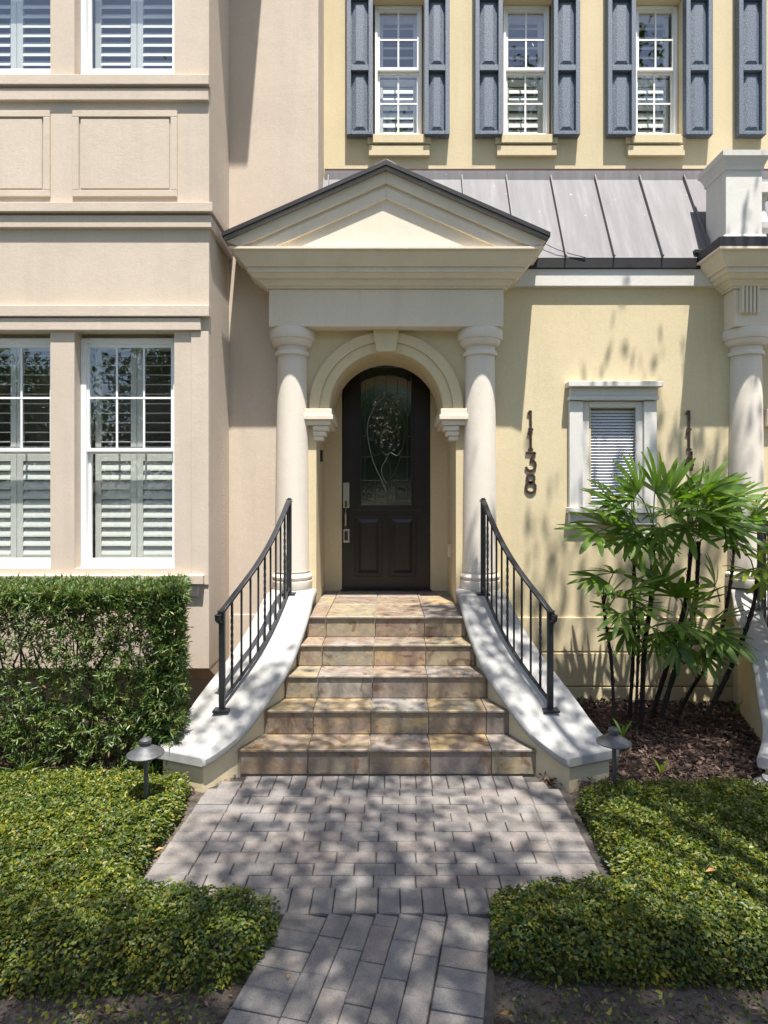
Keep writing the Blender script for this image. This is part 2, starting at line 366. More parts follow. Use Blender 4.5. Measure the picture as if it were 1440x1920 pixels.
# soldier row against the steps, ten running rows, soldier row at the foot, side borders
row(3.81, 3.985, -0.91, 0.89, 0.1, 0.0)
yy = 3.81; k = 0; RH = (3.81-2.852)/10
while k < 10:
    row(yy-RH, yy, -0.91, 0.89, 0.2, 0.0 if k % 2 == 0 else 0.1); yy -= RH; k += 1
yb = 3.81
while yb > 2.70:
    for sx in (-1, 1):
        cx = (-1.01 if sx < 0 else 0.985) + SKEW(yb-0.05)
        paver(cx, yb-RH/2, 0.2-J, RH-J)
    yb -= RH
for c in ((-0.985,3.86,0.14),(0.95,3.85,0.12)): paver(c[0], c[1], c[2], 0.09)
row(2.677, 2.852, -0.91, 0.89, 0.1, 0.03)
ang = math.atan(0.225); ca, sa = math.cos(ang), math.sin(ang)
def lower(u, v, w, d):                                    # u across, v along the walk towards the street, from (0.005, 2.67)
    x = 0.005 + u*ca - v*sa*1.0; y = 2.672 - v*ca - u*sa*0.0
    x = 0.005 + u - v*sa; y = 2.672 - v*ca
    paver(x, y, w-J, d-J, -ang*0.999)
LM = 0.1035
for i in range(11):                                       # borders
    lower(-0.355, 0.05+i*LM, 0.19, LM); lower(0.36, 0.055+i*LM, 0.19, LM)
offs = [0.07, 0.0, 0.13, 0.045, 0.17]
for c in range(5):
    v = -offs[c]
    while v < 1.1:
        a, b = max(v, 0.0), v+0.205
        if b-a > 0.03: lower(-0.207+c*LM, (a+b)/2, LM, b-a)
        v += 0.205

# ------------------------------------------------------------------ tan townhouse with the two-storey bay
YB = 4.91; XB = PX(392, YB)
tan = root('townhouse', (-2.6, 5.5, 0), 'tan stucco townhouse with a projecting bay, stacked shuttered windows and moulded panels', 'house')
YWN = 5.01
wx = [(PX(150,5.0), PX(334,5.0)), (PX(150,5.0)-1.03, PX(97,4.93))]
zl0, zl1 = PZ(1066,YB), PZ(620,YB)
zu0, zu1 = PZ(146,YB), 6.9
holes = []
for a, b in wx: holes += [(a,b,zl0,zl1), (a,b,zu0,zu1)]
zbot = PZ(1253, YB)
m = wall_holes(-4.2, XB, zbot, 8.0, YB, 0.32, holes)
m.build('bay_wall', M['tan'], tan, bevel=0.006)
s = MB().box(XB-0.3, XB-0.001, YB+0.321, YW-0.001, zbot-0.2, 8.0); s.build('bay_side_wall', M['tanrough'], tan)
# raked foot of the bay
ft = MB().prism_yz([(YB+0.01,zbot-0.002),(YB+0.01,zbot-0.012),(5.2,0.25),(5.2,-0.3),(5.6,-0.3),(5.6,zbot-0.002)], -4.2, XB-0.002)
ft.build('bay_foot', M['tan'], tan, bevel=0.005)
MB().box(-4.2, -1.0, 5.6, 5.65, -0.3, 9.4).box(-4.2, -1.6, 5.3, 5.45, 3.25, 4.2).build('inner_wall', M['room'], tan)
zs_ = PZ(560,YW); w = MB().prism_xz([(XB-0.2,-0.3),(-0.765,-0.3),(-0.765,zs_),(PX(597,YW),zs_),(PX(597,YW),9.4),(XB-0.2,9.4)], YW+0.001, YW+0.46)
w.build('wall', M['tan'], tan, bevel=0.006)
def band(name, px1, y0px, y1px, proj, side=True, x_left=-4.2, mt='tan'):
    z0, z1 = PZ(y1px,YB), PZ(y0px,YB); xr = PX(px1, YB-proj)
    mb = MB().box(x_left, xr, YB-proj, YB+0.02, z0, z1)
    if side: mb.box(XB-0.02, XB+max(0.02,xr-XB), YB+0.021, YW-0.002, z0, z1)
    return mb.build(name, M[mt], tan, bevel=0.005)
band('sill_band', 391, 146, 165, 0.045, False); band('sill_band', 390.5, 170, 192, 0.03, False)
band('cornice_band', 398, 385, 403, 0.06); band('cornice_band', 396, 407, 430, 0.035)
band('lintel_band', 391.5, 575, 596, 0.045, False); band('lintel_band', 376, 598, 621, 0.03, False)
band('window_sill', 380, 1077, 1094, 0.06, False); band('sill_apron', 371, 1096, 1118, 0.022, False)
# raised panel frames between the storeys
for a, b in ((137,333),(-110,95)):
    xa, xb_ = PX(a,YB), PX(b,YB); za, zb = PZ(370,YB), PZ(209,YB); t = 0.052
    f = MB(); y0, y1 = YB-0.016, YB+0.01
    f.box(xa,xb_,y0,y1,za,za+t).box(xa,xb_,y0,y1,zb-t,zb).box(xa,xa+t,y0,y1,za+t,zb-t).box(xb_-t,xb_,y0,y1,za+t,zb-t)
    f.build('panel_frame', M['tan'], tan, bevel=0.004)
    MB().box(xa+t+0.012,xb_-t-0.012,YB-0.010,YB+0.01,za+t+0.012,zb-t-0.012).build('raised_panel', M['tan'], tan, bevel=0.004)
# corner pilaster and window casings
MB().box(PX(358,YB-0.012), XB-0.001, YB-0.012, YB+0.01, zl0-0.13, PZ(622,YB)).build('corner_pilaster', M['tan'], tan, bevel=0.004)
# eaves slab high above the bay
MB().box(-4.8, -1.0, 4.6, 6.3, 7.8, 8.0).box(-4.8, PX(597,YW), 5.5, 9.0, 9.4, 9.6).build('eaves', M['tan'], tan, bevel=0.01)
MB().box(-4.2, XB-0.02, YB+0.02, 6.5, 8.0, 8.05).build('roof', M['dark_metal'], tan)
MB().box(-4.3,-4.2,YB+0.01,8.9,-0.3,9.4).build('party_wall', M['tan'], tan)

def louver_unit(w, h=0.07, t=0.011):
    mb = MB(); n = 8
    ring = lambda x: [(x, math.cos(2*math.pi*i/n)*h/2, math.sin(2*math.pi*i/n)*t/2) for i in range(n)]
    mb.rings([ring(-w/2), ring(w/2)]); return mb
LUV = {}
def louvers(parent, x0, x1, z0, z1, y, tilt, pitch, mat, depth=0.07, stile=0.05):
    """one hinged panel of adjustable louvres: frame and each blade"""
    fr = MB(); d = 0.014
    fr.box(x0,x0+stile,y-d,y+d,z0,z1).box(x1-stile,x1,y-d,y+d,z0,z1).box(x0+stile,x1-stile,y-d,y+d,z0,z0+stile*1.2).box(x0+stile,x1-stile,y-d,y+d,z1-stile*1.2,z1)
    fr.build('louver_frame', M[mat], parent, bevel=0.003)
    w = x1-x0-2*stile-0.004; key = (round(w,3), mat, depth)
    if key not in LUV: LUV[key] = louver_unit(w, depth).mesh('louver', M[mat])
    n = max(1, int((z1-z0-2.4*stile)/pitch)); p = (z1-z0-2.4*stile)/n
    for i in range(n):
        inst('louver', LUV[key], ((x0+x1)/2, y, z0+1.2*stile+p*(i+0.5)), parent, rot=(tilt+random.uniform(-0.03,0.03),0,0))
def window(house, x0, x1, z0, z1, y, zm, ncol, nrow, lower_grid=False, fw=0.045):
    """double-hung sash window in a white frame; zm is the height of the meeting rail"""
    f = MB()
    f.box(x0,x0+fw,y,y+0.08,z0,z1).box(x1-fw,x1,y,y+0.08,z0,z1).box(x0+fw,x1-fw,y,y+0.08,z1-fw,z1).box(x0+fw,x1-fw,y-0.008,y+0.08,z0,z0+fw*1.1)
    wnd = f.build('window', M['white'], house, bevel=0.004)
    a, b = x0+fw, x1-fw; sw = 0.022
    for (c, d, yo, nm) in ((zm-0.004, z1-fw, 0.012, 'upper_sash'), (z0+fw*1.1, zm+0.012, 0.042, 'lower_sash')):
        s = MB(); yy = y+yo; r = 0.03 if nm == 'upper_sash' else 0.03
        s.box(a,a+sw,yy,yy+0.028,c,d).box(b-sw,b,yy,yy+0.028,c,d).box(a+sw,b-sw,yy,yy+0.028,c,c+r).box(a+sw,b-sw,yy,yy+0.028,d-r,d)
        s.build(nm, M['white'], wnd, bevel=0.003)
        MB().box(a+sw,b-sw,yy+0.011,yy+0.015,c+r,d-r).build('pane', M['glass'], wnd)
        if nm == 'upper_sash' or lower_grid:
            for i in range(1, ncol):
                cx = a+sw+(b-a-2*sw)*i/ncol; MB().box(cx-0.008,cx+0.008,yy+0.004,yy+0.0105,c+r,d-r).build('muntin', M['white'], wnd)
            for j in range(1, nrow):
                cz = c+r+(d-c-2*r)*j/nrow; MB().box(a+sw,b-sw,yy+0.0025,yy+0.0092,cz-0.008,cz+0.008).build('muntin', M['white'], wnd)
    return wnd
for wi, (a, b) in enumerate(wx):
    zt = PZ(634,YWN); zb = PZ(1066,YWN); zm = PZ(846,YWN)
    wd = window(tan, a, b, zb, zt, YWN, zm, 3, 2)
    mid = (a+b)/2; yl = YWN+0.16
    for p0, p1 in ((a+0.05, mid-0.002), (mid+0.002, b-0.05)):
        louvers(wd, p0, p1, zm-0.01, zt-0.01, yl, 0.16, 0.0785, 'louver')
        louvers(wd, p0, p1, zb+0.03, zm-0.015, yl, 1.18, 0.0785, 'louver', 0.083)
    zt2 = 6.85; zb2 = PZ(141,YWN); zm2 = PZ(-80,YWN)
    wd = window(tan, a, b, zb2, zt2, YWN, zm2, 3, 2)
    for p0, p1 in ((a+0.05, mid-0.002), (mid+0.002, b-0.05)):
        louvers(wd, p0, p1, zb2+0.03, zm2+0.3, yl, 1.0, 0.0785, 'louver', 0.085)

# ------------------------------------------------------------------ yellow townhouse
yel = root('townhouse', (0.9, 5.6, 0), 'cream yellow stucco townhouse with a columned pediment porch, dark door and metal mansard roof', 'house')
RECX = 0.632; ZL = 0.835; YD = 6.30                        # recess half width, landing height, door wall
ZSP = PZ(767, YW); AR = 0.51
XR = 6.6
# lower front wall: arch and wall to the right
lw = MB()
wx0, wx1, wz0, wz1 = PX(1108,YW), PX(1195,YW), PZ(945,YW), PZ(765,YW)
wall_holes(0.80, XR, -0.4, 3.9, YW, 0.25, [(wx0,wx1,wz0,wz1)], lw)
lw.build('wall', M['yellow'], yel)
aw = MB(); n = 28; zt = 3.9
for sx in (-1, 1):
    aw.box(min(sx*RECX,sx*0.80), max(sx*RECX,sx*0.80)-(0.0005 if sx>0 else 0), YW, YD+0.2, -0.2, ZSP)
def outer(th):                                            # radial projection on the rectangle
    c, s_ = math.cos(th), math.sin(th); k = min(0.80/abs(c) if abs(c) > 1e-6 else 9, (zt-ZSP)/s_ if s_ > 1e-6 else 9)
    return (k*c, ZSP+k*s_)
angs = sorted({math.pi*i/n for i in range(n+1)} | {math.atan2(zt-ZSP,0.80), math.pi-math.atan2(zt-ZSP,0.80)})
for i in range(len(angs)-1):
    t0, t1 = angs[i], angs[i+1]
    i0 = (AR*math.cos(t0), ZSP+AR*math.sin(t0)); i1 = (AR*math.cos(t1), ZSP+AR*math.sin(t1)); o0, o1 = outer(t0), outer(t1)
    aw.quad((i0[0],YW,i0[1]),(o0[0],YW,o0[1]),(o1[0],YW,o1[1]),(i1[0],YW,i1[1]))
    aw.quad((i1[0],6.09,i1[1]),(o1[0],6.09,o1[1]),(o0[0],6.09,o0[1]),(i0[0],6.09,i0[1]))
    aw.quad((i0[0],YW,i0[1]),(i1[0],YW,i1[1]),(i1[0],6.09,i1[1]),(i0[0],6.09,i0[1]))
for sx in (-1,1): aw.box(min(sx*AR,sx*RECX)+0.001, max(sx*AR,sx*RECX)-0.001, YW+0.002, 6.088, ZSP-0.003, ZSP-0.0005)
aw.build('arch_wall', M['yellow'], yel)
DW = 0.456
wall_holes(-0.8, 0.8, 0.6, 3.6, YD, 0.10, [(-DW,DW,0.79,3.20)]).build('recess_back_wall', M['yellow'], yel)
MB().box(-0.8,0.8,6.091,6.6,3.42,3.6).build('recess_ceiling', M['yellow'], yel)
def arc_band(r0, r1, y0, y1, a0, a1, n=24):
    mb = MB(); rs = []
    for i in range(n+1):
        t = a0+(a1-a0)*i/n; c, s_ = math.cos(t), math.sin(t)
        rs.append([(r0*c,y0,ZSP+r0*s_),(r1*c,y0,ZSP+r1*s_),(r1*c,y1,ZSP+r1*s_),(r0*c,y1,ZSP+r0*s_)])
    return mb.rings(rs)
kw = 0.16
for a0, a1 in ((0.0, math.pi/2-kw), (math.pi/2+kw, math.pi)):
    arc_band(0.60,0.69,YW-0.045,YW+0.01,a0,a1).build('archivolt', M['yellow'], yel, smooth=True)
    arc_band(0.512,0.5985,YW-0.03,YW+0.01,a0,a1).build('archivolt', M['yellow'], yel, smooth=True)
MB().prism_xz([(-0.085,ZSP+0.505),(0.085,ZSP+0.505),(0.118,ZSP+0.72),(-0.118,ZSP+0.72)], YW-0.075, YW+0.012).build('keystone', M['yellow'], yel, bevel=0.004)
for sx in (-1, 1):
    def bx(x0, x1, y0, y1, z0, z1, mb): mb.box(min(sx*x0,sx*x1), max(sx*x0,sx*x1), y0, y1, z0, z1)
    im = MB()
    bx(0.488,0.74,YW-0.065,6.086,ZSP-0.060,ZSP-0.004,im); bx(0.475,0.74,YW-0.085,6.087,ZSP-0.105,ZSP-0.0605,im); bx(0.50,0.74,YW-0.06,6.086,ZSP-0.15,ZSP-0.1055,im)
    imp = im.build('impost', M['cream'], yel, bevel=0.006)
    cb = MB(); bx(0.515,0.66,YW-0.045,YW+0.12,ZSP-0.20,ZSP-0.1505,cb); bx(0.54,0.66,YW-0.035,YW+0.11,ZSP-0.245,ZSP-0.2005,cb); bx(0.565,0.655,YW-0.025,YW+0.10,ZSP-0.285,ZSP-0.2455,cb)
    cb.build('corbel', M['cream'], imp, bevel=0.012)
# porch: columns, frieze, cornice, pediment
def column(house, cx, cy, z0, z1):
    H = z1-z0
    sh = [(0.158,0.155)]
    for i in range(13):
        t = i/12; sh.append((0.152-0.020*t**1.6, 0.155+(H-0.155-0.235)*t))
    c = MB().lathe(sh, (cx,cy,z0), 40).build('column', M['column'], house, smooth=True)
    tor = [(0.172,0.0),(0.178,0.01),(0.178,0.075),(0.160,0.08)] + [(0.158+0.020*math.sin(math.pi*i/8),0.085+0.05*i/8) for i in range(9)] + [(0.155,0.138),(0.155,0.16)]
    MB().lathe(tor, (cx,cy,z0), 40).build('base', M['column'], c, smooth=True)
    cp = [(0.131,-0.236),(0.152,-0.232),(0.156,-0.215),(0.152,-0.198),(0.137,-0.194),(0.137,-0.160)] + [(0.140+0.045*math.sin(math.pi/2*i/6),-0.155+0.06*(1-math.cos(math.pi/2*i/6))) for i in range(7)] + [(0.196,-0.092),(0.202,-0.08),(0.202,-0.012),(0.196,-0.001)]
    MB().lathe([(r,H+z) for r,z in cp], (cx,cy,z0), 40).build('capital', M['column'], c, smooth=True)
    return c
ZC0, ZFR0, ZFR1 = 0.98, PZ(612,5.37), PZ(542,5.37)
column(yel, -0.848, 5.535, ZC0, ZFR0); column(yel, 0.848, 5.535, ZC0, ZFR0)
FH, FY = 1.03, 5.37
def ring_at(p, z, cx=0.0, yb=5.72): return [(cx-FH-p,FY-p,z),(cx+FH+p,FY-p,z),(cx+FH+p,yb,z),(cx-FH-p,yb,z)]
MB().rings([ring_at(0,ZFR0), ring_at(0,ZFR1)]).build('frieze', M['cream'], yel, bevel=0.006)
ZCT = PZ(464, 5.116)
CH = ZCT-ZFR1
CPROF = [(0,0),(0.02,0.0),(0.025,0.06),(0.042,0.062),(0.048,0.12),(0.078,0.20),(0.08,0.235),(0.108,0.237),(0.112,0.26),(0.135,0.36),(0.152,0.362),(0.152,0.52),(0.174,0.522),(0.176,0.56),(0.186,0.60),(0.202,0.68),(0.226,0.78),(0.246,0.88),(0.25,0.925),(0.28,0.927),(0.28,1.0)]
def cornice(house, cx, yb=5.72, mt='cream'):
    return MB().rings([ring_at(p, ZFR1+0.001+CH*t, cx, yb) for p, t in CPROF]).build('cornice', M[mt], house, smooth=False)
cornice(yel, 0.0)
HR = 1.356; ZE, ZA = 3.992, 4.585; SL = (ZA-ZE)/HR
def rake(x): return ZE + (HR-abs(x))*SL
def chevron(d0, d1, xh, y0, y1, ybase, name, mt, parent, bv=0.003):
    """a raking band between depths d0 and d1 below the roof line, cut off level at height ybase"""
    for sx in (-1, 1):
        def xz(d): return HR-(ybase+d-ZE)/SL                # where the line roof-d meets the base
        xo, xi = min(xh, xz(d0)), min(xh, xz(d1))
        poly = [(0,ZA-d1),(xi,max(ybase,rake(xi)-d1)),(xo,max(ybase,rake(xo)-d0)),(0,ZA-d0)]
        if sx < 0: poly = [(-x,z) for x,z in reversed(poly)]
        MB().prism_xz([(x+0.0004*sx,z) for x,z in poly], y0, y1).build(name, M[mt], parent, bevel=bv)
prf = MB()
for sx in (-1, 1):
    poly = [(0,ZA-0.035),(HR,ZE-0.035),(HR,ZE),(0,ZA)]
    if sx < 0: poly = [(-x,z) for x,z in reversed(poly)]
    prf.prism_xz(poly, 5.05, 5.95)
prf = prf.build('porch_roof', M['dark_metal'], yel)
chevron(0.0352, 0.058, HR-0.012, 5.066, 5.3, ZCT+0.004, 'drip_edge', 'roof', prf)
chevron(0.0582, 0.155, HR-0.02, 5.112, 5.36, ZCT+0.004, 'raking_cornice', 'cream', yel)
chevron(0.1552, 0.183, HR-0.05, 5.142, 5.37, ZCT+0.004, 'raking_cornice', 'cream', yel)
chevron(0.1832, 0.275, HR-0.05, 5.130, 5.38, ZCT+0.004, 'raking_cornice', 'cream', yel)
MB().prism_xz([(-1.15,ZCT-0.01),(1.15,ZCT-0.01),(0,ZA-0.10)], 5.155, 5.40).build('tympanum', M['cream'], yel)
rc = MB()
for sx in (-1, 1):
    poly = [(0,ZA+0.035),(0.095,ZA-0.005),(0.095,ZA+0.035-0.012),(0.0,ZA+0.075)]
    if sx < 0: poly = [(-x,z) for x,z in reversed(poly)]
    rc.prism_xz(poly, 5.16, 5.62)
rc.build('ridge_cap', M['lampmetal'], prf, bevel=0.004)
# mansard: pans and seams between the eave (y 5.478) and the upper wall
YE, ZEV = 5.478, PZ(485, 5.478); ZRT = PZ(334, 6.0)
mans = MB().prism_yz([(YE+0.01,ZEV-0.02),(YU+0.3,ZEV-0.02),(YU+0.3,ZRT-0.02),(YU-0.01,ZRT-0.02)], PX(606,5.98), XR).build('mansard_roof', M['dark_metal'], yel)
dirv = Vector((0, YU-YE, ZRT-ZEV)); nrm = Vector((0, -(ZRT-ZEV), YU-YE)).normalized()
sx0 = PX(865, 6.0); pitch = 0.4325
seam_x = [sx0 + pitch*i for i in range(-4, 13)]
for i, x in enumerate(seam_x[:-1]):
    a, b = max(x+0.006, PX(606,5.98)+0.002), x+pitch-0.006
    if b <= a: continue
    P0 = Vector((0,YE,ZEV)); P1 = P0+dirv*1.0; j = random.uniform(-0.002,0.002)
    q = MB().add([(a,*(P0+nrm*(0.012+j))[1:]),(b,*(P0+nrm*(0.012+j))[1:]),(b,*(P1+nrm*(0.012+j))[1:]),(a,*(P1+nrm*(0.012+j))[1:]),
                  (a,*(P0-nrm*0.004)[1:]),(b,*(P0-nrm*0.004)[1:]),(b,*(P1-nrm*0.004)[1:]),(a,*(P1-nrm*0.004)[1:])],
                 [(0,1,2,3),(7,6,5,4),(0,4,5,1),(1,5,6,2),(2,6,7,3),(3,7,4,0)])
    q.build('roof_panel', M['roof'], mans)
for x in seam_x:
    if x-0.01 < PX(606,5.98): continue
    P0 = Vector((0,YE-0.004,ZEV)); P1 = P0+dirv*0.99; h = 0.042
    MB().add([(x-0.0055,*(P0-nrm*0.01)[1:]),(x+0.0055,*(P0-nrm*0.01)[1:]),(x+0.0055,*(P0+nrm*h)[1:]),(x-0.0055,*(P0+nrm*h)[1:]),
              (x-0.0055,*(P1-nrm*0.01)[1:]),(x+0.0055,*(P1-nrm*0.01)[1:]),(x+0.0055,*(P1+nrm*h)[1:]),(x-0.0055,*(P1+nrm*h)[1:])],
             [(0,1,2,3),(7,6,5,4),(0,4,5,1),(1,5,6,2),(2,6,7,3),(3,7,4,0)]).build('roof_seam', M['roof'], mans)
XL = PX(607,5.9)
MB().box(XL, XR, YE-0.008, YE+0.03, PZ(503,YE), ZEV+0.006).build('eave_fascia', M['dark_metal'], mans, bevel=0.003)
MB().box(XL, XR, YU-0.03, YU+0.05, ZRT-0.035, PZ(323,YU)).build('flashing', M['roof'], mans, bevel=0.003)
MB().box(XL, XR, YU-0.016, YU+0.05, PZ(323,YU)+0.0005, PZ(318,YU)).build('flashing', M['copper_edge'], mans)
MB().box(0.9, XR, 5.49, YW+0.02, PZ(536,5.49), PZ(503,YE)-0.001).build('frieze_board', M['whitestone'], yel, bevel=0.003)
# upper wall with the windows
WINS = [(703,791),(944,1030),(1190,1271)]
YWI = 6.085
hl = []
for a, b in WINS: hl.append((PX(a,YU)-0.005, PX(b,YU)+0.045 if a > 900 else PX(b,YU)+0.03, PZ(256,YU), PZ(8,YU)+0.06))
hl[0] = (PX(699,YU), PX(795,YU), hl[0][2], hl[0][3])
wall_holes(PX(597,YW)+0.001, XR, ZEV+0.1, 9.4, YU, 0.3, hl).build('upper_wall', M['yellow'], yel)
MB().box(PX(597,YW)+0.002, XR, 5.55, 9.0, 9.401, 9.6).build('top_roof', M['dark_metal'], yel)
MB().box(XR,XR+0.1,YU,9,-0.3,9.4).build('party_wall', M['yellow'], yel)
MB().box(-0.8, XR, 6.85, 6.9, 0.5, 9.4).box(-0.79,XR,6.32,6.84,3.7,3.8).build('inner_wall', M['room'], yel)
def ext_shutter(x0, x1, z0, zr, z1):
    """panelled exterior shutter; zr lists the centres of the middle rails"""
    yb_, yf = YU-0.004, YU-0.082
    bd = MB().box(x0,x1,yb_-0.034,yb_,z0,z1).build('window_shutter', M['shutter'], yel, bevel=0.002)
    st = 0.042; fr = MB()
    fr.box(x0,x0+st,yf,yb_-0.0345,z0,z1).box(x1-st,x1,yf,yb_-0.0345,z0,z1)
    edges = [z0+0.035] + [v for z in zr for v in (z-0.028, z+0.028)] + [z1-0.05]
    fr.box(x0+st,x1-st,yf,yb_-0.0345,z0,z0+0.035).box(x0+st,x1-st,yf,yb_-0.0345,z1-0.05,z1)
    for z in zr: fr.box(x0+st,x1-st,yf,yb_-0.0345,z-0.028,z+0.028)
    fr.build('shutter_frame', M['shutter'], bd, bevel=0.004)
    for i in range(0, len(edges), 2):
        a, b = edges[i], edges[i+1]; xa, xb_ = x0+st+0.006, x1-st-0.006; yb2 = yb_-0.035
        r0 = [(xa,yb2,a+0.006),(xb_,yb2,a+0.006),(xb_,yb2,b-0.006),(xa,yb2,b-0.006)]; d = 0.044
        r1 = [(xa+d,yb2-0.024,a+0.006+d),(xb_-d,yb2-0.024,a+0.006+d),(xb_-d,yb2-0.024,b-0.006-d),(xa+d,yb2-0.024,b-0.006-d)]
        MB().rings([r0, r1]).build('shutter_panel', M['shutter'], bd, bevel=0.002)
YS = YU-0.07
for a, b in ((650,699),(795.5,843),(891,942.5),(1038,1087.5),(1139.5,1192),(1286,1336),(1385,1436),(1530,1580)):
    ext_shutter(PX(a,YS), PX(b,YS), PZ(253,YS), [PZ(128,YS), PZ(-4,YS)+0.02, PZ(-4,YS)+0.7], PZ(-210,YS))
for a, b in WINS:
    xa, xb_ = PX(a,YWI), PX(b,YWI); zb, zt = PZ(256,YWI), PZ(10,YWI)
    wd = window(yel, xa, xb_, zb, zt, YWI, PZ(130,YWI), 2, 2, True, 0.026)
    louvers(wd, xa+0.03, xb_-0.03, PZ(128,YWI), zt-0.01, YWI+0.15, 0.85, 0.085, 'louver', 0.085, 0.05)
    louvers(wd, xa+0.03, xb_-0.03, zb+0.02, PZ(132,YWI), YWI+0.15, 1.2, 0.085, 'louver', 0.092, 0.05)
    xc0, xc1 = PX(a-3,YU-0.05), PX(b+3,YU-0.05)
    sl = MB().box(xc0-0.005, xc1+0.02, YU-0.05, YU+0.12, PZ(273,YU), PZ(256.5,YU)).build('window_sill', M['yellow'], yel, bevel=0.005)
    MB().box(xc0-0.06, xc1+0.075, YU-0.03, YU+0.01, PZ(272,YU), PZ(258,YU)).build('sill_ear', M['yellow'], sl, bevel=0.004)
    MB().box(xc0-0.045, xc1+0.06, YU-0.04, YU+0.01, PZ(296,YU), PZ(276,YU)).build('sill_apron', M['yellow'], sl, bevel=0.006)
# the little louvred window with its white surround
fr = MB(); Y0 = YW-0.045
fr.box(PX(1068,Y0),PX(1093,Y0),Y0,YW+0.01,PZ(951,Y0),PZ(752,Y0)).box(PX(1208,Y0),PX(1232,Y0),Y0,YW+0.01,PZ(951,Y0),PZ(752,Y0))
fr.box(PX(1093,Y0),PX(1106,Y0),YW-0.02,YW+0.01,PZ(951,Y0),PZ(752,Y0)).box(PX(1195,Y0),PX(1208,Y0),YW-0.02,YW+0.01,PZ(951,Y0),PZ(752,Y0))
fr.box(PX(1106,Y0),PX(1195,Y0),YW-0.025,YW+0.05,PZ(763,Y0),PZ(752,Y0)).box(PX(1106,Y0),PX(1195,Y0),YW-0.02,YW+0.05,PZ(951,Y0),PZ(943,Y0))
vent = fr.build('louvred_window', M['whitestone'], yel, bevel=0.004)
hd = MB().box(PX(1066,Y0),PX(1233,Y0),YW-0.075,YW+0.01,PZ(750.5,Y0),PZ(743,Y0)).box(PX(1069,Y0),PX(1231,Y0),YW-0.055,YW+0.01,PZ(742.6,Y0),PZ(727.4,Y0)).box(PX(1062,Y0),PX(1238,Y0),YW-0.115,YW+0.01,PZ(727,Y0),PZ(717,Y0))
hd.build('window_head', M['whitestone'], vent, bevel=0.005)
MB().box(PX(1064,Y0),PX(1236,Y0),YW-0.08,YW+0.01,PZ(962,Y0),PZ(951.4,Y0)).box(PX(1068,Y0),PX(1232,Y0),YW-0.05,YW+0.01,PZ(984,Y0),PZ(962.4,Y0)).build('window_sill', M['whitestone'], vent, bevel=0.005)
bl = louver_unit(wx1-wx0-0.01, 0.05, 0.006).mesh('blind_slat', M['blind']); nb = 31
for i in range(nb):
    inst('blind_slat', bl, ((wx0+wx1)/2, YW+0.04, wz0+0.01+(wz1-wz0-0.02)*(i+0.5)/nb), vent, rot=(0.75,0,0))
# plinth courses low on the wall to the right of the steps
for py0, py1, pr in ((1157,1220,0.022),(1223,1284,0.03),(1287,1345,0.03)):
    MB().box(0.90, 3.7, YW-pr, YW+0.01, PZ(py1,YW), PZ(py0,YW)).build('plinth_course', M['yellow'], yel, bevel=0.004)
MB().box(-1.42, -0.86, YW-0.012, YW+0.01, PZ(1232,YW), PZ(1228,YW)).build('plinth_course', M['tan'], tan)
MB().box(-1.42, -0.86, YW-0.010, YW+0.01, -0.2, PZ(1152,YW)).build('plinth_course', M['tan'], tan, bevel=0.003)

# ---- front door
dr = MB(); y0 = YD+0.02
zdt, zdb = 3.19, ZL+0.012
gx0, gx1, gz0, gz1 = PX(677,y0), PX(771,y0), PZ(947,y0), PZ(688,y0)
wall_holes(-DW+0.004, DW-0.004, zdb, zdt, y0, 0.05, [(gx0,gx1,gz0,gz1)], dr)
door = dr.build('door', M['door'], yel, bevel=0.002)
mo = MB(); t = 0.022
for a, b, c, d in ((gx0-t,gx1+t,gz0-t,gz0),(gx0-t,gx1+t,gz1,gz1+t),(gx0-t,gx0,gz0,gz1),(gx1,gx1+t,gz0,gz1)): mo.box(a,b,y0-0.014,y0+0.005,c,d)
mo.box(PX(660,y0),PX(790,y0),y0-0.012,y0+0.004,PZ(957,y0),PZ(953,y0))
mo.build('glass_moulding', M['door'], door, bevel=0.004)
MB().box(gx0,gx1,y0+0.02,y0+0.026,gz0,gz1).build('pane', M['doorglass'], door)
for a, b in ((665,717),(729,780)):
    xa, xb_, za, zb = PX(a,y0), PX(b,y0), PZ(1081,y0), PZ(967,y0)
    f = MB(); t = 0.016
    for q in ((xa,xb_,za,za+t),(xa,xb_,zb-t,zb),(xa,xa+t,za+t,zb-t),(xb_-t,xb_,za+t,zb-t)): f.box(q[0],q[1],y0-0.012,y0+0.004,q[2],q[3])
    f.build('panel_moulding', M['door'], door, bevel=0.004)
    r0 = [(xa+0.03,y0+0.002,za+0.03),(xb_-0.03,y0+0.002,za+0.03),(xb_-0.03,y0+0.002,zb-0.03),(xa+0.03,y0+0.002,zb-0.03)]
    d = 0.05; r1 = [(xa+d+0.02,y0-0.012,za+d+0.02),(xb_-d-0.02,y0-0.012,za+d+0.02),(xb_-d-0.02,y0-0.012,zb-d-0.02),(xa+d+0.02,y0-0.012,zb-d-0.02)]
    MB().rings([r0,r1]).build('door_panel', M['door'], door, bevel=0.002)
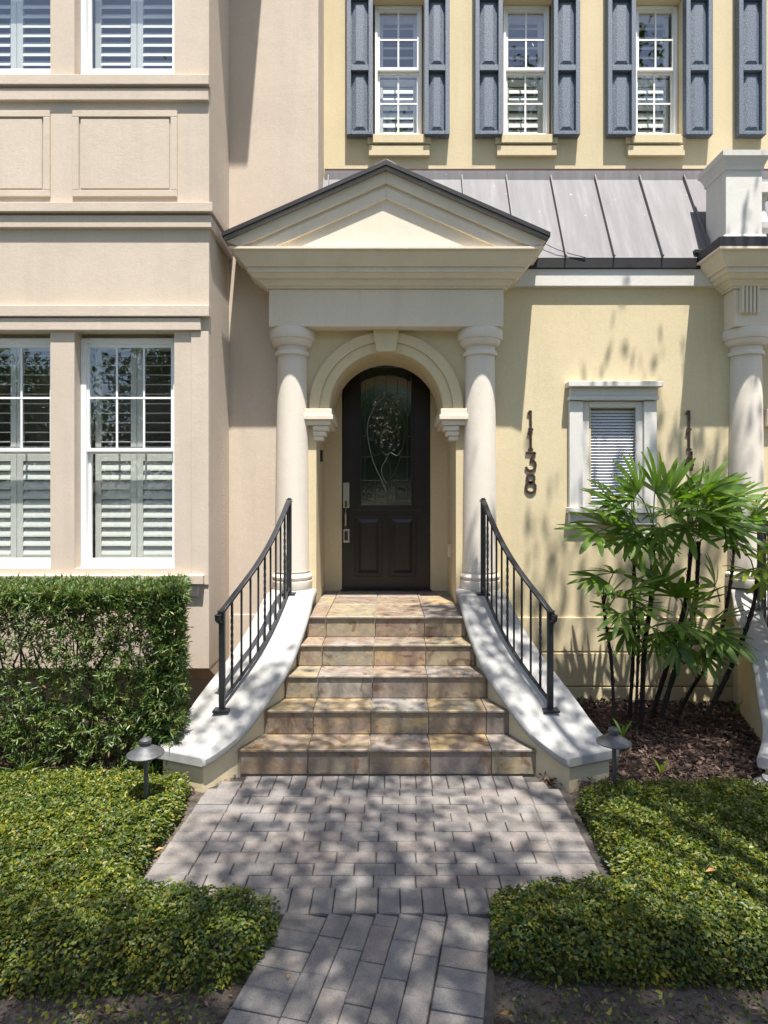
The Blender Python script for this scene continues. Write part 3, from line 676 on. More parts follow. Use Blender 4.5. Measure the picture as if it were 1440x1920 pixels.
# leaded glass: border, grid and a teardrop with scrolls
yg = y0+0.016
gw, gh = gx1-gx0, gz1-gz0
def G(u, v): return (gx0+gw*u, yg, gz0+gh*v)
def lead(pts, r=0.0035, m='came'): MB().tube([G(*p) for p in pts], r, 6).build('came', M[m], door)
lead([(0.08,0.03),(0.08,0.98)]); lead([(0.92,0.03),(0.92,0.98)]); lead([(0.0,0.035),(1,0.035)], 0.004)
lead([(0.0,0.18),(0.36,0.18)]); lead([(0.64,0.18),(1,0.18)]); lead([(0.0,0.35),(0.2,0.35)]); lead([(0.8,0.35),(1,0.35)]); lead([(0.0,0.50),(0.1,0.50)]); lead([(0.9,0.50),(1,0.50)])
lead([(0.28,0.035),(0.28,0.18)]); lead([(0.70,0.035),(0.70,0.18)]); lead([(0.27,0.78),(0.27,0.98)]); lead([(0.5,0.80),(0.5,0.98)]); lead([(0.73,0.78),(0.73,0.98)])
def mirror(pts): return [(1-u,v) for u,v in pts]
def curve(ctrl, n=14):
    out = []
    for i in range(len(ctrl)-1):
        p0 = ctrl[max(i-1,0)]; p1 = ctrl[i]; p2 = ctrl[i+1]; p3 = ctrl[min(i+2,len(ctrl)-1)]
        for k in range(n):
            t = k/n; out.append(tuple(0.5*(2*p1[j]+(p2[j]-p0[j])*t+(2*p0[j]-5*p1[j]+4*p2[j]-p3[j])*t*t+(3*p1[j]-p0[j]-3*p2[j]+p3[j])*t**3) for j in range(len(p1))))
    out.append(tuple(ctrl[-1])); return out
tear = curve([(0.5,0.10),(0.40,0.19),(0.24,0.32),(0.13,0.50),(0.16,0.63),(0.32,0.74),(0.5,0.79)])
lead(tear, 0.005, 'bright_came'); lead(mirror(tear), 0.005)
inn = curve([(0.5,0.155),(0.42,0.22),(0.42,0.28),(0.5,0.33),(0.58,0.38),(0.72,0.36),(0.80,0.40)]); lead(inn, 0.004, 'bright_came'); lead(mirror(inn), 0.004)
oval = curve([(0.5,0.36),(0.30,0.44),(0.25,0.55),(0.34,0.66),(0.5,0.70),(0.66,0.66),(0.75,0.55),(0.70,0.44),(0.5,0.36)]); lead(oval, 0.0035)
for k in range(9):
    a = 2*math.pi*k/9; c = (0.5+0.14*math.cos(a), 0.55+0.075*math.sin(a))
    lead(curve([(0.5,0.55),(c[0]+0.04*math.sin(a),c[1]-0.02*math.cos(a)),(0.5+0.24*math.cos(a+0.3),0.55+0.12*math.sin(a+0.3))]), 0.003, 'bright_came' if k % 3 == 0 else 'came')
for sgn in (0, 1):
    sw = curve([(0.30,0.74),(0.22,0.70),(0.26,0.66),(0.34,0.68),(0.33,0.76),(0.20,0.80),(0.12,0.74)]); lead(mirror(sw) if sgn else sw, 0.0035, 'bright_came' if sgn else 'came')
fac = MB()
for i in range(150):
    a = random.uniform(0,6.283); rr = random.random()**0.6; u, v = 0.5+0.36*rr*math.cos(a), 0.60+0.235*rr*math.sin(a)
    if v < 0.36: u = 0.5+(u-0.5)*0.5
    c = Vector(G(u,v)); w_, h_ = random.uniform(0.006,0.017), random.uniform(0.010,0.030); th = random.uniform(0,3.14)
    ex = Vector((math.cos(th),0,math.sin(th))); ez = Vector((-math.sin(th),0,math.cos(th)))
    tip = c+Vector((0,-0.006,0)); P4 = [c-ex*w_, c-ez*h_, c+ex*w_, c+ez*h_]
    tip += ex*random.uniform(-0.5,0.5)*w_+ez*random.uniform(-0.5,0.5)*h_
    for k in range(4): fac.add([P4[k],P4[(k+1)%4],tip],[(0,1,2)])
fo = fac.build('bevelled_ornament', M['facet'], door); fo['kind'] = 'stuff'
for v in (0.35,0.5,0.66,0.82):
    for u0, u1 in ((0.0,0.08),(0.92,1.0)): lead([(u0,v),(u1,v)], 0.0028)
# handle set
hx = PX(649,y0)
hp = MB().box(hx-0.034,hx+0.034,y0-0.014,y0,PZ(952,y0),PZ(905,y0)).build('handle_plate', M['nickel'], door, bevel=0.006)
MB().tube([(hx,y0-0.012,PZ(940,y0)),(hx,y0-0.06,PZ(948,y0)),(hx,y0-0.07,PZ(965,y0)),(hx,y0-0.06,PZ(984,y0)),(hx,y0-0.01,PZ(990,y0))], 0.012, 10).build('handle_grip', M['nickel'], hp, smooth=True)
MB().box(hx-0.03,hx+0.036,y0-0.012,y0,PZ(1017,y0),PZ(992,y0)).build('lock_box', M['nickel'], door, bevel=0.005)
MB().box(hx-0.016,hx+0.018,y0-0.03,y0-0.0125,PZ(1013,y0),PZ(996,y0)).build('key_safe', M['iron'], door, bevel=0.004)
MB().box(-DW-0.01,DW+0.01,YD-0.05,YD+0.07,ZL-0.001,ZL+0.012).build('threshold', M['dark_metal'], yel, bevel=0.003)
# bell on the left cheek of the recess, socket cover on the right
MB().box(-RECX,-RECX+0.022,5.86,5.90,PZ(866,5.88),PZ(844,5.88)).build('door_bell', M['dark_metal'], yel, bevel=0.003)
oc = MB().box(RECX-0.012,RECX,5.92,6.03,PZ(1046,5.97),PZ(1019,5.97)).build('socket_cover', M['yellow'], yel, bevel=0.003)
MB().box(RECX-0.03,RECX-0.0125,5.94,6.01,PZ(1044,5.97),PZ(1021,5.97)).build('cover_flap', M['cream'], oc, bevel=0.004)
# thin cable from the porch eave over the mansard
MB().tube([at(1020,456,5.50), at(1045,468,5.47), at(1070,476,5.462), at(1098,483,5.462)], 0.004, 5).build('cable', M['iron'], yel)

# ------------------------------------------------------------------ stairs
stairs = root('entrance_stairs', (0, 4.6, 0), 'five slate tiled entrance steps between curved cheek walls with white caps', 'stairs')
RISE, TREAD = 0.167, 0.245
STEP_L = [0.955,0.828,0.739,0.685,0.65]; STEP_R = [0.979,0.854,0.735,0.685,0.65]
core = MB()
for k in range(5):
    y0 = 4.0+TREAD*k; y1 = y0+TREAD if k < 4 else 6.34
    core.box(-STEP_L[k]-0.10, STEP_R[k]+0.10, y0+0.012, y1+0.011, RISE*k-0.05 if k == 0 else RISE*k-0.02, RISE*(k+1)-0.014)
core.build('step_core', M['grout'], stairs)
TL = {}
def tile(w, d, h, loc):
    key = (round(w,3),round(d,3),round(h,3))
    if key not in TL:
        b = 0.003
        rr = lambda i,z: [(-w/2+i,-d/2+i,z),(w/2-i,-d/2+i,z),(w/2-i,d/2-i,z),(-w/2+i,d/2-i,z)]
        if d >= h: TL[key] = MB().rings([rr(0,-h/2), rr(0,h/2-b), rr(b,h/2)]).mesh('tile', M['slate'])
        else:
            r2 = lambda i,y: [(-w/2+i,y,-h/2+i),(-w/2+i,y,h/2-i),(w/2-i,y,h/2-i),(w/2-i,y,-h/2+i)]
            TL[key] = MB().rings([r2(0,d/2), r2(0,-d/2+b), r2(b,-d/2)]).mesh('tile', M['slate'])
    return inst('tile', TL[key], loc, stairs, rot=(random.uniform(-0.004,0.004),random.uniform(-0.003,0.003),0))
TJ = 0.005
for k in range(5):
    y0 = 4.0+TREAD*k; xl, xr = -STEP_L[k], STEP_R[k]; z0 = RISE*k
    off = -0.10 + 0.006*(k-2)
    js = [off+0.40*i for i in range(-4,5)]
    js = [xl]+[j for j in js if xl+0.06 < j < xr-0.06]+[xr]
    for a, b in zip(js[:-1], js[1:]): tile(b-a-TJ, 0.014, RISE-0.017, ((a+b)/2, y0+0.005, z0+(RISE-0.017)/2+0.001))
    # tread
    y1 = y0+TREAD
    js = [xl]+[j for j in [off+0.40*i for i in range(-4,5)] if xl+0.06 < j < xr-0.06]+[xr]
    if k < 4:
        for a, b in zip(js[:-1], js[1:]): tile(b-a-TJ, TREAD+0.012, 0.014, ((a+b)/2, (y0-0.014+y1-0.003)/2, z0+RISE-0.007))
    else:
        for r_, (ya, yb_) in enumerate(((y0-0.016,y0+0.55),(y0+0.555,y0+0.95),(y0+0.955,y0+1.33))):
            for a, b in zip(js[:-1], js[1:]):
                a2, b2 = (max(a,-RECX+0.002), min(b,RECX-0.002)) if r_ else (a, b)
                if b2-a2 > 0.03: tile(b2-a2-TJ, yb_-ya, 0.014, ((a2+b2)/2, (ya+yb_)/2, z0+RISE-0.007))
def interp(pts, n):
    return curve([tuple(p) for p in pts], n)
INNER = [(1.13,3.815,0.21),(0.967,4.0,0.30),(0.841,4.245,0.44),(0.737,4.49,0.59),(0.685,4.735,0.735),(0.65,4.98,0.895),(0.645,5.1,0.955),(0.648,5.25,0.98),(0.655,5.535,0.98)]
OUTER = [(1.42,3.93),(1.345,4.10),(1.255,4.32),(1.15,4.56),(1.065,4.80),(1.0,5.02),(0.985,5.14),(0.98,5.28),(0.975,5.55)]
def cheek(parent, sx, inner, cx, outer_=None):
    pts = [Vector(p) for p in interp(inner, 5)]; outs = [Vector((*p,0)) for p in interp(outer_, 5)] if outer_ else None
    wall_rs, cap_rs, mid = [], [], []
    n = len(pts)
    for i, p in enumerate(pts):
        t = pts[min(i+1,n-1)]-pts[max(i-1,0)]; t.z = 0; t.normalize()
        nr = Vector((t.y, -t.x, 0))                      # outward for the +x wall
        ov = 0.038; W = 0.30
        if outs: q_ = outs[i]-p; q_.z = 0; W = q_.length; nr = q_.normalized()
        a = p+nr*0.0; b = p+nr*W
        e = -t*(0.035 if i == 0 else 0)
        zt, zb = p.z, p.z-0.075
        c0, c1 = p-nr*ov+e, p+nr*(W+ov)+e
        f = lambda q, z: (cx+sx*q.x, q.y, z)
        wall_rs.append([f(a,-0.2), f(b,-0.2), f(b,zb+0.002), f(a,zb+0.002)])
        r = 0.022
        prof = [(c0,zb),(c0-nr*0.006,zb+0.018),(c0-nr*0.008,zt-r),(c0+nr*r*0.25,zt-r*0.25),(c0+nr*r,zt),(c1-nr*r,zt),(c1-nr*r*0.25,zt-r*0.25),(c1+nr*0.008,zt-r),(c1+nr*0.006,zb+0.018),(c1,zb)]
        cap_rs.append([f(q,z) for q,z in prof])
        mid.append(Vector((cx+sx*(p.x+nr.x*W*0.5), p.y+nr.y*W*0.5, zt)))
    if sx < 0:
        wall_rs = [list(reversed(r)) for r in wall_rs]; cap_rs = [list(reversed(r)) for r in cap_rs]
    # round the lower end of the cap a little
    wl_ = MB().rings(wall_rs).build('cheek_wall', M['yellow'], parent, smooth=False)
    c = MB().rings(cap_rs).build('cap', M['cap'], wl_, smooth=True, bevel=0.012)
    return mid
midR = cheek(stairs, 1, INNER, 0.012, OUTER)
midL = cheek(stairs, -1, INNER, -0.012, OUTER)

# ------------------------------------------------------------------ handrails
def handrail(mid, label, h0=0.67, h1=0.80, nbal=10, ya=4.16, yb_=5.22):
    seg = [p for p in mid if ya-0.02 <= p.y <= yb_+0.02]
    def pt(y):
        for a, b in zip(mid[:-1], mid[1:]):
            if a.y <= y <= b.y: return a.lerp(b, (y-a.y)/(b.y-a.y+1e-9))
        return mid[-1].copy()
    A, B = pt(ya), pt(yb_)
    r = root('handrail', A, label, 'railing', 'iron handrails of the entrance steps')
    ys_ = [ya+(yb_-ya)*i/24 for i in range(25)]; pts = [pt(y) for y in ys_]
    def hgt(y): return h0+(h1-h0)*(y-ya)/(yb_-ya)
    up = lambda p, d: Vector((p.x,p.y,p.z+d))
    top = [up(p, hgt(p.y)) for p in pts]
    d = (top[0]-top[1]).normalized()
    vol = [top[0]+Vector((d.x*0.02,d.y*0.02,-0.075)), top[0]+Vector((d.x*0.05,d.y*0.05,-0.055)), top[0]+Vector((d.x*0.055,d.y*0.055,-0.02)), top[0]+Vector((d.x*0.03,d.y*0.03,-0.002))]
    MB().tube(vol+top+[up(B,h1+0.02)], 0, sq=(0.042,0.020)).build('top_rail', M['iron'], r, bevel=0.004)
    MB().tube([up(p,0.055) for p in pts], 0, sq=(0.022,0.012)).build('bottom_rail', M['iron'], r)
    for P, h in ((A,h0),(B,h1)):
        MB().box(P.x-0.019,P.x+0.019,P.y-0.019,P.y+0.019,P.z-0.004,P.z+h-0.008).build('post', M['iron'], r, bevel=0.002)
        MB().box(P.x-0.055,P.x+0.055,P.y-0.05,P.y+0.05,P.z-0.004,P.z+0.010).build('base_plate', M['iron'], r, bevel=0.002)
    for i in range(1, nbal+1):
        y = ya+(yb_-ya)*i/(nbal+1); p = pt(y); h = hgt(y)
        bm_ = MB()
        if i % 4 == 1:                                    # twisted bar
            rs = []; ns = 40
            for k in range(ns+1):
                z = p.z+0.055+(h-0.06)*k/ns; t = k/ns; tw = 0 if t < 0.15 or t > 0.85 else (t-0.15)/0.7*14
                rs.append([(p.x+0.0105*math.cos(tw+math.pi/4+q*math.pi/2), p.y+0.0105*math.sin(tw+math.pi/4+q*math.pi/2), z) for q in range(4)])
            bm_.rings(rs)
        else: bm_.box(p.x-0.0065,p.x+0.0065,p.y-0.0065,p.y+0.0065,p.z+0.055,p.z+h-0.005)
        bm_.build('baluster', M['iron'], r)
    return r
handrail(midL, 'black iron handrail curving up the cheek wall on the clipped hedge side')
handrail(midR, 'black iron handrail curving up the cheek wall on the palm and mulch bed side')

# ------------------------------------------------------------------ neighbouring porch at the right
nb_ = root('townhouse', (4.1, 5.4, 0), 'neighbouring townhouse porch with flat balustraded roof and fluted frieze bracket', 'house')
NX = 4.085
column(nb_, NX-0.848+0.008, 5.535, 1.0, ZFR0)
MB().rings([ring_at(0,ZFR0,NX), ring_at(0,ZFR1,NX)]).build('frieze', M['cream'], nb_, bevel=0.006)
cornice(nb_, NX, 5.9)
zr0 = ZCT+0.004
MB().box(NX-FH-0.275, NX+FH+0.275, FY-0.275, 6.0-0.002, zr0, zr0+0.085).build('porch_roof', M['dark_metal'], nb_, bevel=0.006)
MB().box(NX-FH-0.30, NX-FH-0.12, 5.46, 5.99, zr0+0.0855, zr0+0.12).build('roof_flashing', M['dark_metal'], nb_, bevel=0.004)
px0, px1, py_ = PX(1361,5.28), PX(1429,5.28), 5.28
zp0, zp1 = zr0+0.0855, PZ(281,5.23)
ped = MB().box(px0,px1,py_,py_+0.33,zp0,zp1-0.09).build('pedestal', M['whitestone'], nb_, bevel=0.004)
def prect(e, z): return [(px0-e,py_-e,z),(px1+e,py_-e,z),(px1+e,py_+0.33+e,z),(px0-e,py_+0.33+e,z)]
MB().rings([prect(0.003,zp1-0.15),prect(0.010,zp1-0.145),prect(0.012,zp1-0.115),prect(0.035,zp1-0.06),prect(0.05,zp1-0.045),prect(0.052,zp1)]).build('pedestal_cap', M['whitestone'], ped)
MB().rings([prect(0.035,zp0+0.001),prect(0.035,zp0+0.055),prect(0.028,zp0+0.06),prect(0.012,zp0+0.085),prect(0.002,zp0+0.09)]).build('pedestal_base', M['whitestone'], ped)
bp = [(0.05,0.0),(0.05,0.03),(0.03,0.05),(0.055,0.13),(0.06,0.18),(0.035,0.28),(0.028,0.36),(0.045,0.40),(0.05,0.42)]
balm = MB().lathe(bp, (0,0,0), 16).mesh('baluster', M['whitestone'])
for i in range(7): inst('baluster', balm, (px1+0.085+i*0.155, py_+0.15, zp0+0.06), nb_)
MB().box(px1+0.001,px1+1.6,py_+0.07,py_+0.23,zp0+0.001,zp0+0.06).box(px1+0.001,px1+1.6,py_+0.07,py_+0.23,zp0+0.48,zp0+0.58).build('balustrade_rail', M['whitestone'], nb_, bevel=0.01)
# fluted bracket
bx0, bx1 = PX(1388,5.35), PX(1424,5.35); bz0, bz1 = PZ(588,5.35), PZ(530,5.35)
br = MB().box(bx0,bx1,FY-0.02,FY+0.001,bz0,bz1).build('frieze_bracket', M['cream'], nb_, bevel=0.003)
for i in range(5):
    c = bx0+(bx1-bx0)*(i+0.5)/5; MB().box(c-0.010,c+0.010,FY-0.038,FY-0.0205,bz0+0.006,bz1-0.004).build('flute', M['cream'], br, bevel=0.004)
MB().rings([[(bx0-e,FY-0.02-e,z),(bx1+e,FY-0.02-e,z),(bx1+e,FY+0.002,z),(bx0-e,FY+0.002,z)] for e,z in ((0.004,bz1),(0.01,bz1+0.02),(0.035,bz1+0.05),(0.04,bz1+0.075))]).build('bracket_cap', M['cream'], br)
MB().box(PX(1432,YW),PX(1500,YW),YW-0.06,YW+0.01,PZ(800,YW),PZ(768,YW)).build('impost', M['cream'], nb_, bevel=0.008)
INN2 = [(1.60-0.17,3.72,0.16),(1.42-0.17,3.95,0.25),(1.30-0.17,4.2,0.37),(1.19-0.2,4.5,0.53),(1.10-0.2,4.8,0.69),(1.02-0.21,5.05,0.82),(0.97-0.23,5.2,0.90),(0.93-0.25,5.35,0.97),(0.92-0.26,5.535,1.0)]
midN = cheek(nb_, -1, INN2, NX)
MB().lathe([(0.17,-0.15),(0.17,0.0),(0.12,0.03),(0.12,0.05)], (NX-1.60,3.82,0.0), 20).build('cheek_foot', M['cap'], nb_, smooth=True)
hr = handrail(midN, 'black iron handrail of the neighbouring porch behind the palm fronds', 0.72, 0.84, 10, 4.1, 5.2)

# ------------------------------------------------------------------ house numbers
def ribbon(paths, y0, y1, w, ox, oz, sc):
    mb = MB()
    for pts in paths:
        P = [Vector((ox+p[0]*sc, oz+p[1]*sc)) for p in pts]; rs = []
        for i, p in enumerate(P):
            t = (P[min(i+1,len(P)-1)]-P[max(i-1,0)]).normalized(); nn = Vector((-t.y,t.x))*w/2
            rs.append([(p.x+nn.x,y0,p.y+nn.y),(p.x-nn.x,y0,p.y-nn.y),(p.x-nn.x,y1,p.y-nn.y),(p.x+nn.x,y1,p.y+nn.y)])
        mb.rings(rs)
    return mb
def arc(cx, cz, rx, rz, a0, a1, n=18): return [(cx+rx*math.cos(a0+(a1-a0)*i/n), cz+rz*math.sin(a0+(a1-a0)*i/n)) for i in range(n+1)]
DIG = {'1': [[(0,0.06),(0,1)], [(-0.02,0.98),(-0.14,0.80)], [(-0.13,0.04),(0.13,0.04)]],
       '3': [[(-0.26,0.95),(0.24,0.95)], [(0.24,0.97),(0.02,0.62)], arc(0,0.32,0.25,0.28,math.radians(100),math.radians(-165))],
       '8': [arc(0,0.76,0.19,0.20,0,2*math.pi,24), arc(0,0.30,0.25,0.27,0,2*math.pi,24)],
       '4': [[(0.12,0.0),(0.12,1)], [(0.12,0.98),(-0.22,0.32)], [(-0.24,0.32),(0.26,0.32)]]}
def number(digits, px, tops, label):
    r = root('house_number', (PX(px,YW), YW, PZ(tops[-1],YW)-0.18), label, 'house number')
    for d, py in zip(digits, tops):
        ribbon(DIG[d], YW-0.014, YW-0.005, 0.022, PX(px,YW-0.03), PZ(py+37,YW-0.03), 0.178).build('digit', M['bronze'], r, bevel=0.002)
        MB().box(PX(px,YW-0.03)-0.004,PX(px,YW-0.03)+0.004,YW-0.006,YW+0.003,PZ(py+22,YW),PZ(py+18,YW)).build('pin', M['bronze'], r)
number('1138', 996, (769,807,847,888), 'bronze house number 1138 stacked vertically beside the small louvred window')
number('114', 1294, (769,807,846), 'bronze house number starting 11, half hidden behind the palm')

# ------------------------------------------------------------------ path lights
def path_light(px, ytop, yb_, label):
    Y = yb_; X = PX(px, Y); zt = PZ(ytop, Y)
    r = root('path_light', (X,Y,-0.02), label, 'path light', 'path lights beside the steps')
    MB().tube([(X+0.008,Y,-0.06),(X,Y,zt-0.05)], 0.013, 10).build('stem', M['lampmetal'], r, smooth=True)
    MB().lathe([(0.10,-0.078),(0.101,-0.072),(0.075,-0.055),(0.04,-0.034),(0.03,-0.028),(0.029,-0.028),(0.005,-0.030)][::1], (X,Y,zt), 28).build('lamp_shade', M['lampmetal'], r, smooth=True)
    MB().lathe([(0.026,-0.03),(0.026,-0.012),(0.032,-0.010),(0.032,0.004),(0.020,0.012),(0.006,0.016)], (X,Y,zt), 16).build('finial', M['lampmetal'], r, smooth=True)
    MB().lathe([(0.024,-0.085),(0.024,-0.03)], (X,Y,zt), 12).build('socket', M['lampmetal'], r)
path_light(273, 1388, 3.44, 'small metal path light with conical shade in the ground cover by the hedge')
path_light(1151, 1368, 3.64, 'small metal path light with conical shade at the edge of the mulch bed')

# ------------------------------------------------------------------ foliage tools
def unit(v): return v/np.maximum(np.linalg.norm(v, axis=1, keepdims=True), 1e-9)
def leaves(name, C, D, Nn, L, W, mat, parent=None, fold=0.22, droop=0.1, six=False):
    n = len(C); D = unit(D); S = unit(np.cross(D, Nn)); U = np.cross(S, D)
    L = np.asarray(L).reshape(-1,1)*np.ones((n,1)); W = np.asarray(W).reshape(-1,1)*np.ones((n,1))
    mid = C+D*L*0.45; tip = C+D*L-U*L*droop
    V = np.stack([C, mid+S*W/2+U*W*fold, tip, mid-S*W/2+U*W*fold], 1).reshape(-1,3)
    i = np.arange(n)*4; F = np.stack([i,i+3,i+2,i,i+2,i+1],1).reshape(-1)
    me = bpy.data.meshes.new(name); me.vertices.add(4*n); me.vertices.foreach_set('co', V.astype(np.float32).ravel())
    me.loops.add(6*n); me.loops.foreach_set('vertex_index', F.astype(np.int32))
    me.polygons.add(2*n); me.polygons.foreach_set('loop_start', np.arange(0,6*n,3,dtype=np.int32)); me.polygons.foreach_set('loop_total', np.full(2*n,3,dtype=np.int32))
    me.update(calc_edges=True); me.materials.append(mat)
    o = bpy.data.objects.new(name, me); COL.objects.link(o); _parent(o, parent); return o
def rdir(n): return unit(RNG.normal(size=(n,3)))
def wob(x, y, s=1.0): return (np.sin(x*5.1*s+1.3)+np.sin(y*6.3*s+0.4)+np.sin((x+y)*9.7*s)+np.sin((x*1.7-y)*13.1*s+2.0))/4

# ---- ground cover
def inpoly(P, poly):
    x, y = P[:,0], P[:,1]; ins = np.zeros(len(P), bool); j = len(poly)-1
    for i in range(len(poly)):
        xi, yi = poly[i]; xj, yj = poly[j]
        ins ^= ((yi > y) != (yj > y)) & (x < (xj-xi)*(y-yi)/(yj-yi+1e-12)+xi); j = i
    return ins
def edist(P, poly, skip=()):
    d = np.full(len(P), 9.0); G_ = np.zeros((len(P),2))
    for i in range(len(poly)):
        if i in skip: continue
        a = np.array(poly[i]); b = np.array(poly[(i+1)%len(poly)]); ab = b-a
        t = np.clip(((P-a)@ab)/(ab@ab), 0, 1); q = a+t[:,None]*ab; v = q-P; dd = np.linalg.norm(v,axis=1)
        m_ = dd < d; d[m_] = dd[m_]; G_[m_] = v[m_]/np.maximum(dd[m_],1e-6)[:,None]
    return d, G_
def ground_cover(poly, n, label, H=0.17, skip=()):
    lo = np.min(poly,0); hi = np.max(poly,0)
    P = RNG.uniform(lo, hi, size=(int(n*1.6),2)); P = P[inpoly(P, poly)][:n]; n = len(P)
    d, G_ = edist(P, poly, skip)
    d = np.maximum(d + 0.03*wob(P[:,0],P[:,1],3.0), 0.0)
    top = H*(0.42+0.58*np.sqrt(np.clip(d/0.07,0,1)))+0.024*wob(P[:,0],P[:,1],1.3)+0.018*wob(P[:,1],P[:,0],3.1)
    dep = np.abs(RNG.normal(0,0.022,n)); stray = RNG.random(n) < 0.02; dep[stray] -= RNG.uniform(0.01,0.055,stray.sum())
    z = top-dep; edge = d < 0.10
    low = edge & (RNG.random(n) < 0.75); z[low] = RNG.uniform(0.02,1,low.sum())*top[low]
    D = rdir(n); D[:,2] = np.abs(D[:,2])*0.55; D[edge,0:2] += G_[edge]*0.9; D[edge,2] -= 0.35
    Nn = np.tile([0,0,1.0],(n,1))+RNG.normal(0,0.42,(n,3)); Nn[edge,0:2] += G_[edge]*0.8
    sz = 0.010+0.019*RNG.random(n)**1.3
    o = leaves('ground_cover', np.c_[P,z-0.03], D, Nn, sz, sz*0.60, M['cover'])
    tag(o, label, 'ground cover', kind='stuff')
LP = [(-3.6,3.86),(-1.62,3.84),(-1.22,3.80),(-1.17,3.5),(-1.19,3.1),(-1.17,2.82),(-0.98,2.73),(-0.62,2.71),(-0.47,2.66),(-0.46,2.5),(-0.52,2.36),(-0.62,2.29),(-1.2,2.26),(-3.6,2.24)]
RP = [(1.12,3.60),(1.12,3.4),(1.09,3.0),(1.08,2.80),(0.95,2.77),(0.60,2.76),(0.47,2.70),(0.44,2.5),(0.41,2.37),(0.60,2.32),(1.2,2.30),(3.4,2.27),(3.4,3.72),(1.3,3.70)]
ground_cover(LP, 150000, 'dense low jasmine ground cover between the hedge and the walk', 0.165, (13,))
ground_cover(RP, 150000, 'dense low jasmine ground cover in front of the mulch bed', 0.165, (11,))
# trailing sprigs over the bare soil in front of the beds
for xa, xb_ in ((-1.3,-0.62),(0.42,1.6)):
    n = 240; P = np.c_[RNG.uniform(xa,xb_,n), RNG.uniform(2.02,2.24,n), RNG.uniform(0.0,0.05,n)-0.02]
    D = rdir(n); D[:,2] = np.abs(D[:,2])*0.7
    tag(leaves('trailing_sprigs', P, D, np.tile([0,0,1.0],(n,1))+RNG.normal(0,0.5,(n,3)), RNG.uniform(0.018,0.03,n), 0.014, M['cover']),
        'sparse jasmine shoots trailing over bare soil ' + ('left of the walk foot' if xa < 0 else 'right of the walk foot'), 'ground cover', kind='stuff')
# ---- mulch and litter
def chips(name, n, xr, yr, zf, label, ln=(0.02,0.06), inp=None):
    P = np.c_[RNG.uniform(*xr,n), RNG.uniform(*yr,n)]
    if name == 'mulch': P = P[(P[:,1] > 3.86) | (np.abs(P[:,0]) > 1.2)]; n = len(P)
    z = np.array([zf(x,y) for x,y in P]); D = rdir(n); D[:,2] *= 0.35
    L = RNG.uniform(*ln,n)
    o = leaves(name, np.c_[P,z], D, np.tile([0,0,1.0],(n,1))+RNG.normal(0,0.35,(n,3)), L, L*RNG.uniform(0.22,0.5,n), M['mulch'], fold=0.1, droop=0.0)
    tag(o, label, 'mulch', kind='stuff')
def mz(x, y): return ground_z(x,y)+0.012+0.035*max(0,math.sin(x*2.1+y*3))*random.random()+random.random()*0.02+0.03*max(0,(y-4.9))
chips('mulch', 26000, (1.0,3.2), (3.55,5.54), mz, 'dark brown bark mulch covering the bed under the palms')
chips('mulch', 14000, (-4.4,-1.0), (3.7,5.4), mz, 'brown bark mulch beneath the clipped hedge')
chips('leaf_litter', 3500, (0.36,2.2), (1.75,2.45), lambda x,y: ground_z(x,y)+0.006, 'dry leaf litter scattered on soil right of the walk', (0.008,0.03))
chips('leaf_litter', 3500, (-2.2,-0.5), (1.75,2.45), lambda x,y: ground_z(x,y)+0.006, 'dry leaf litter scattered on soil left of the walk', (0.008,0.03))

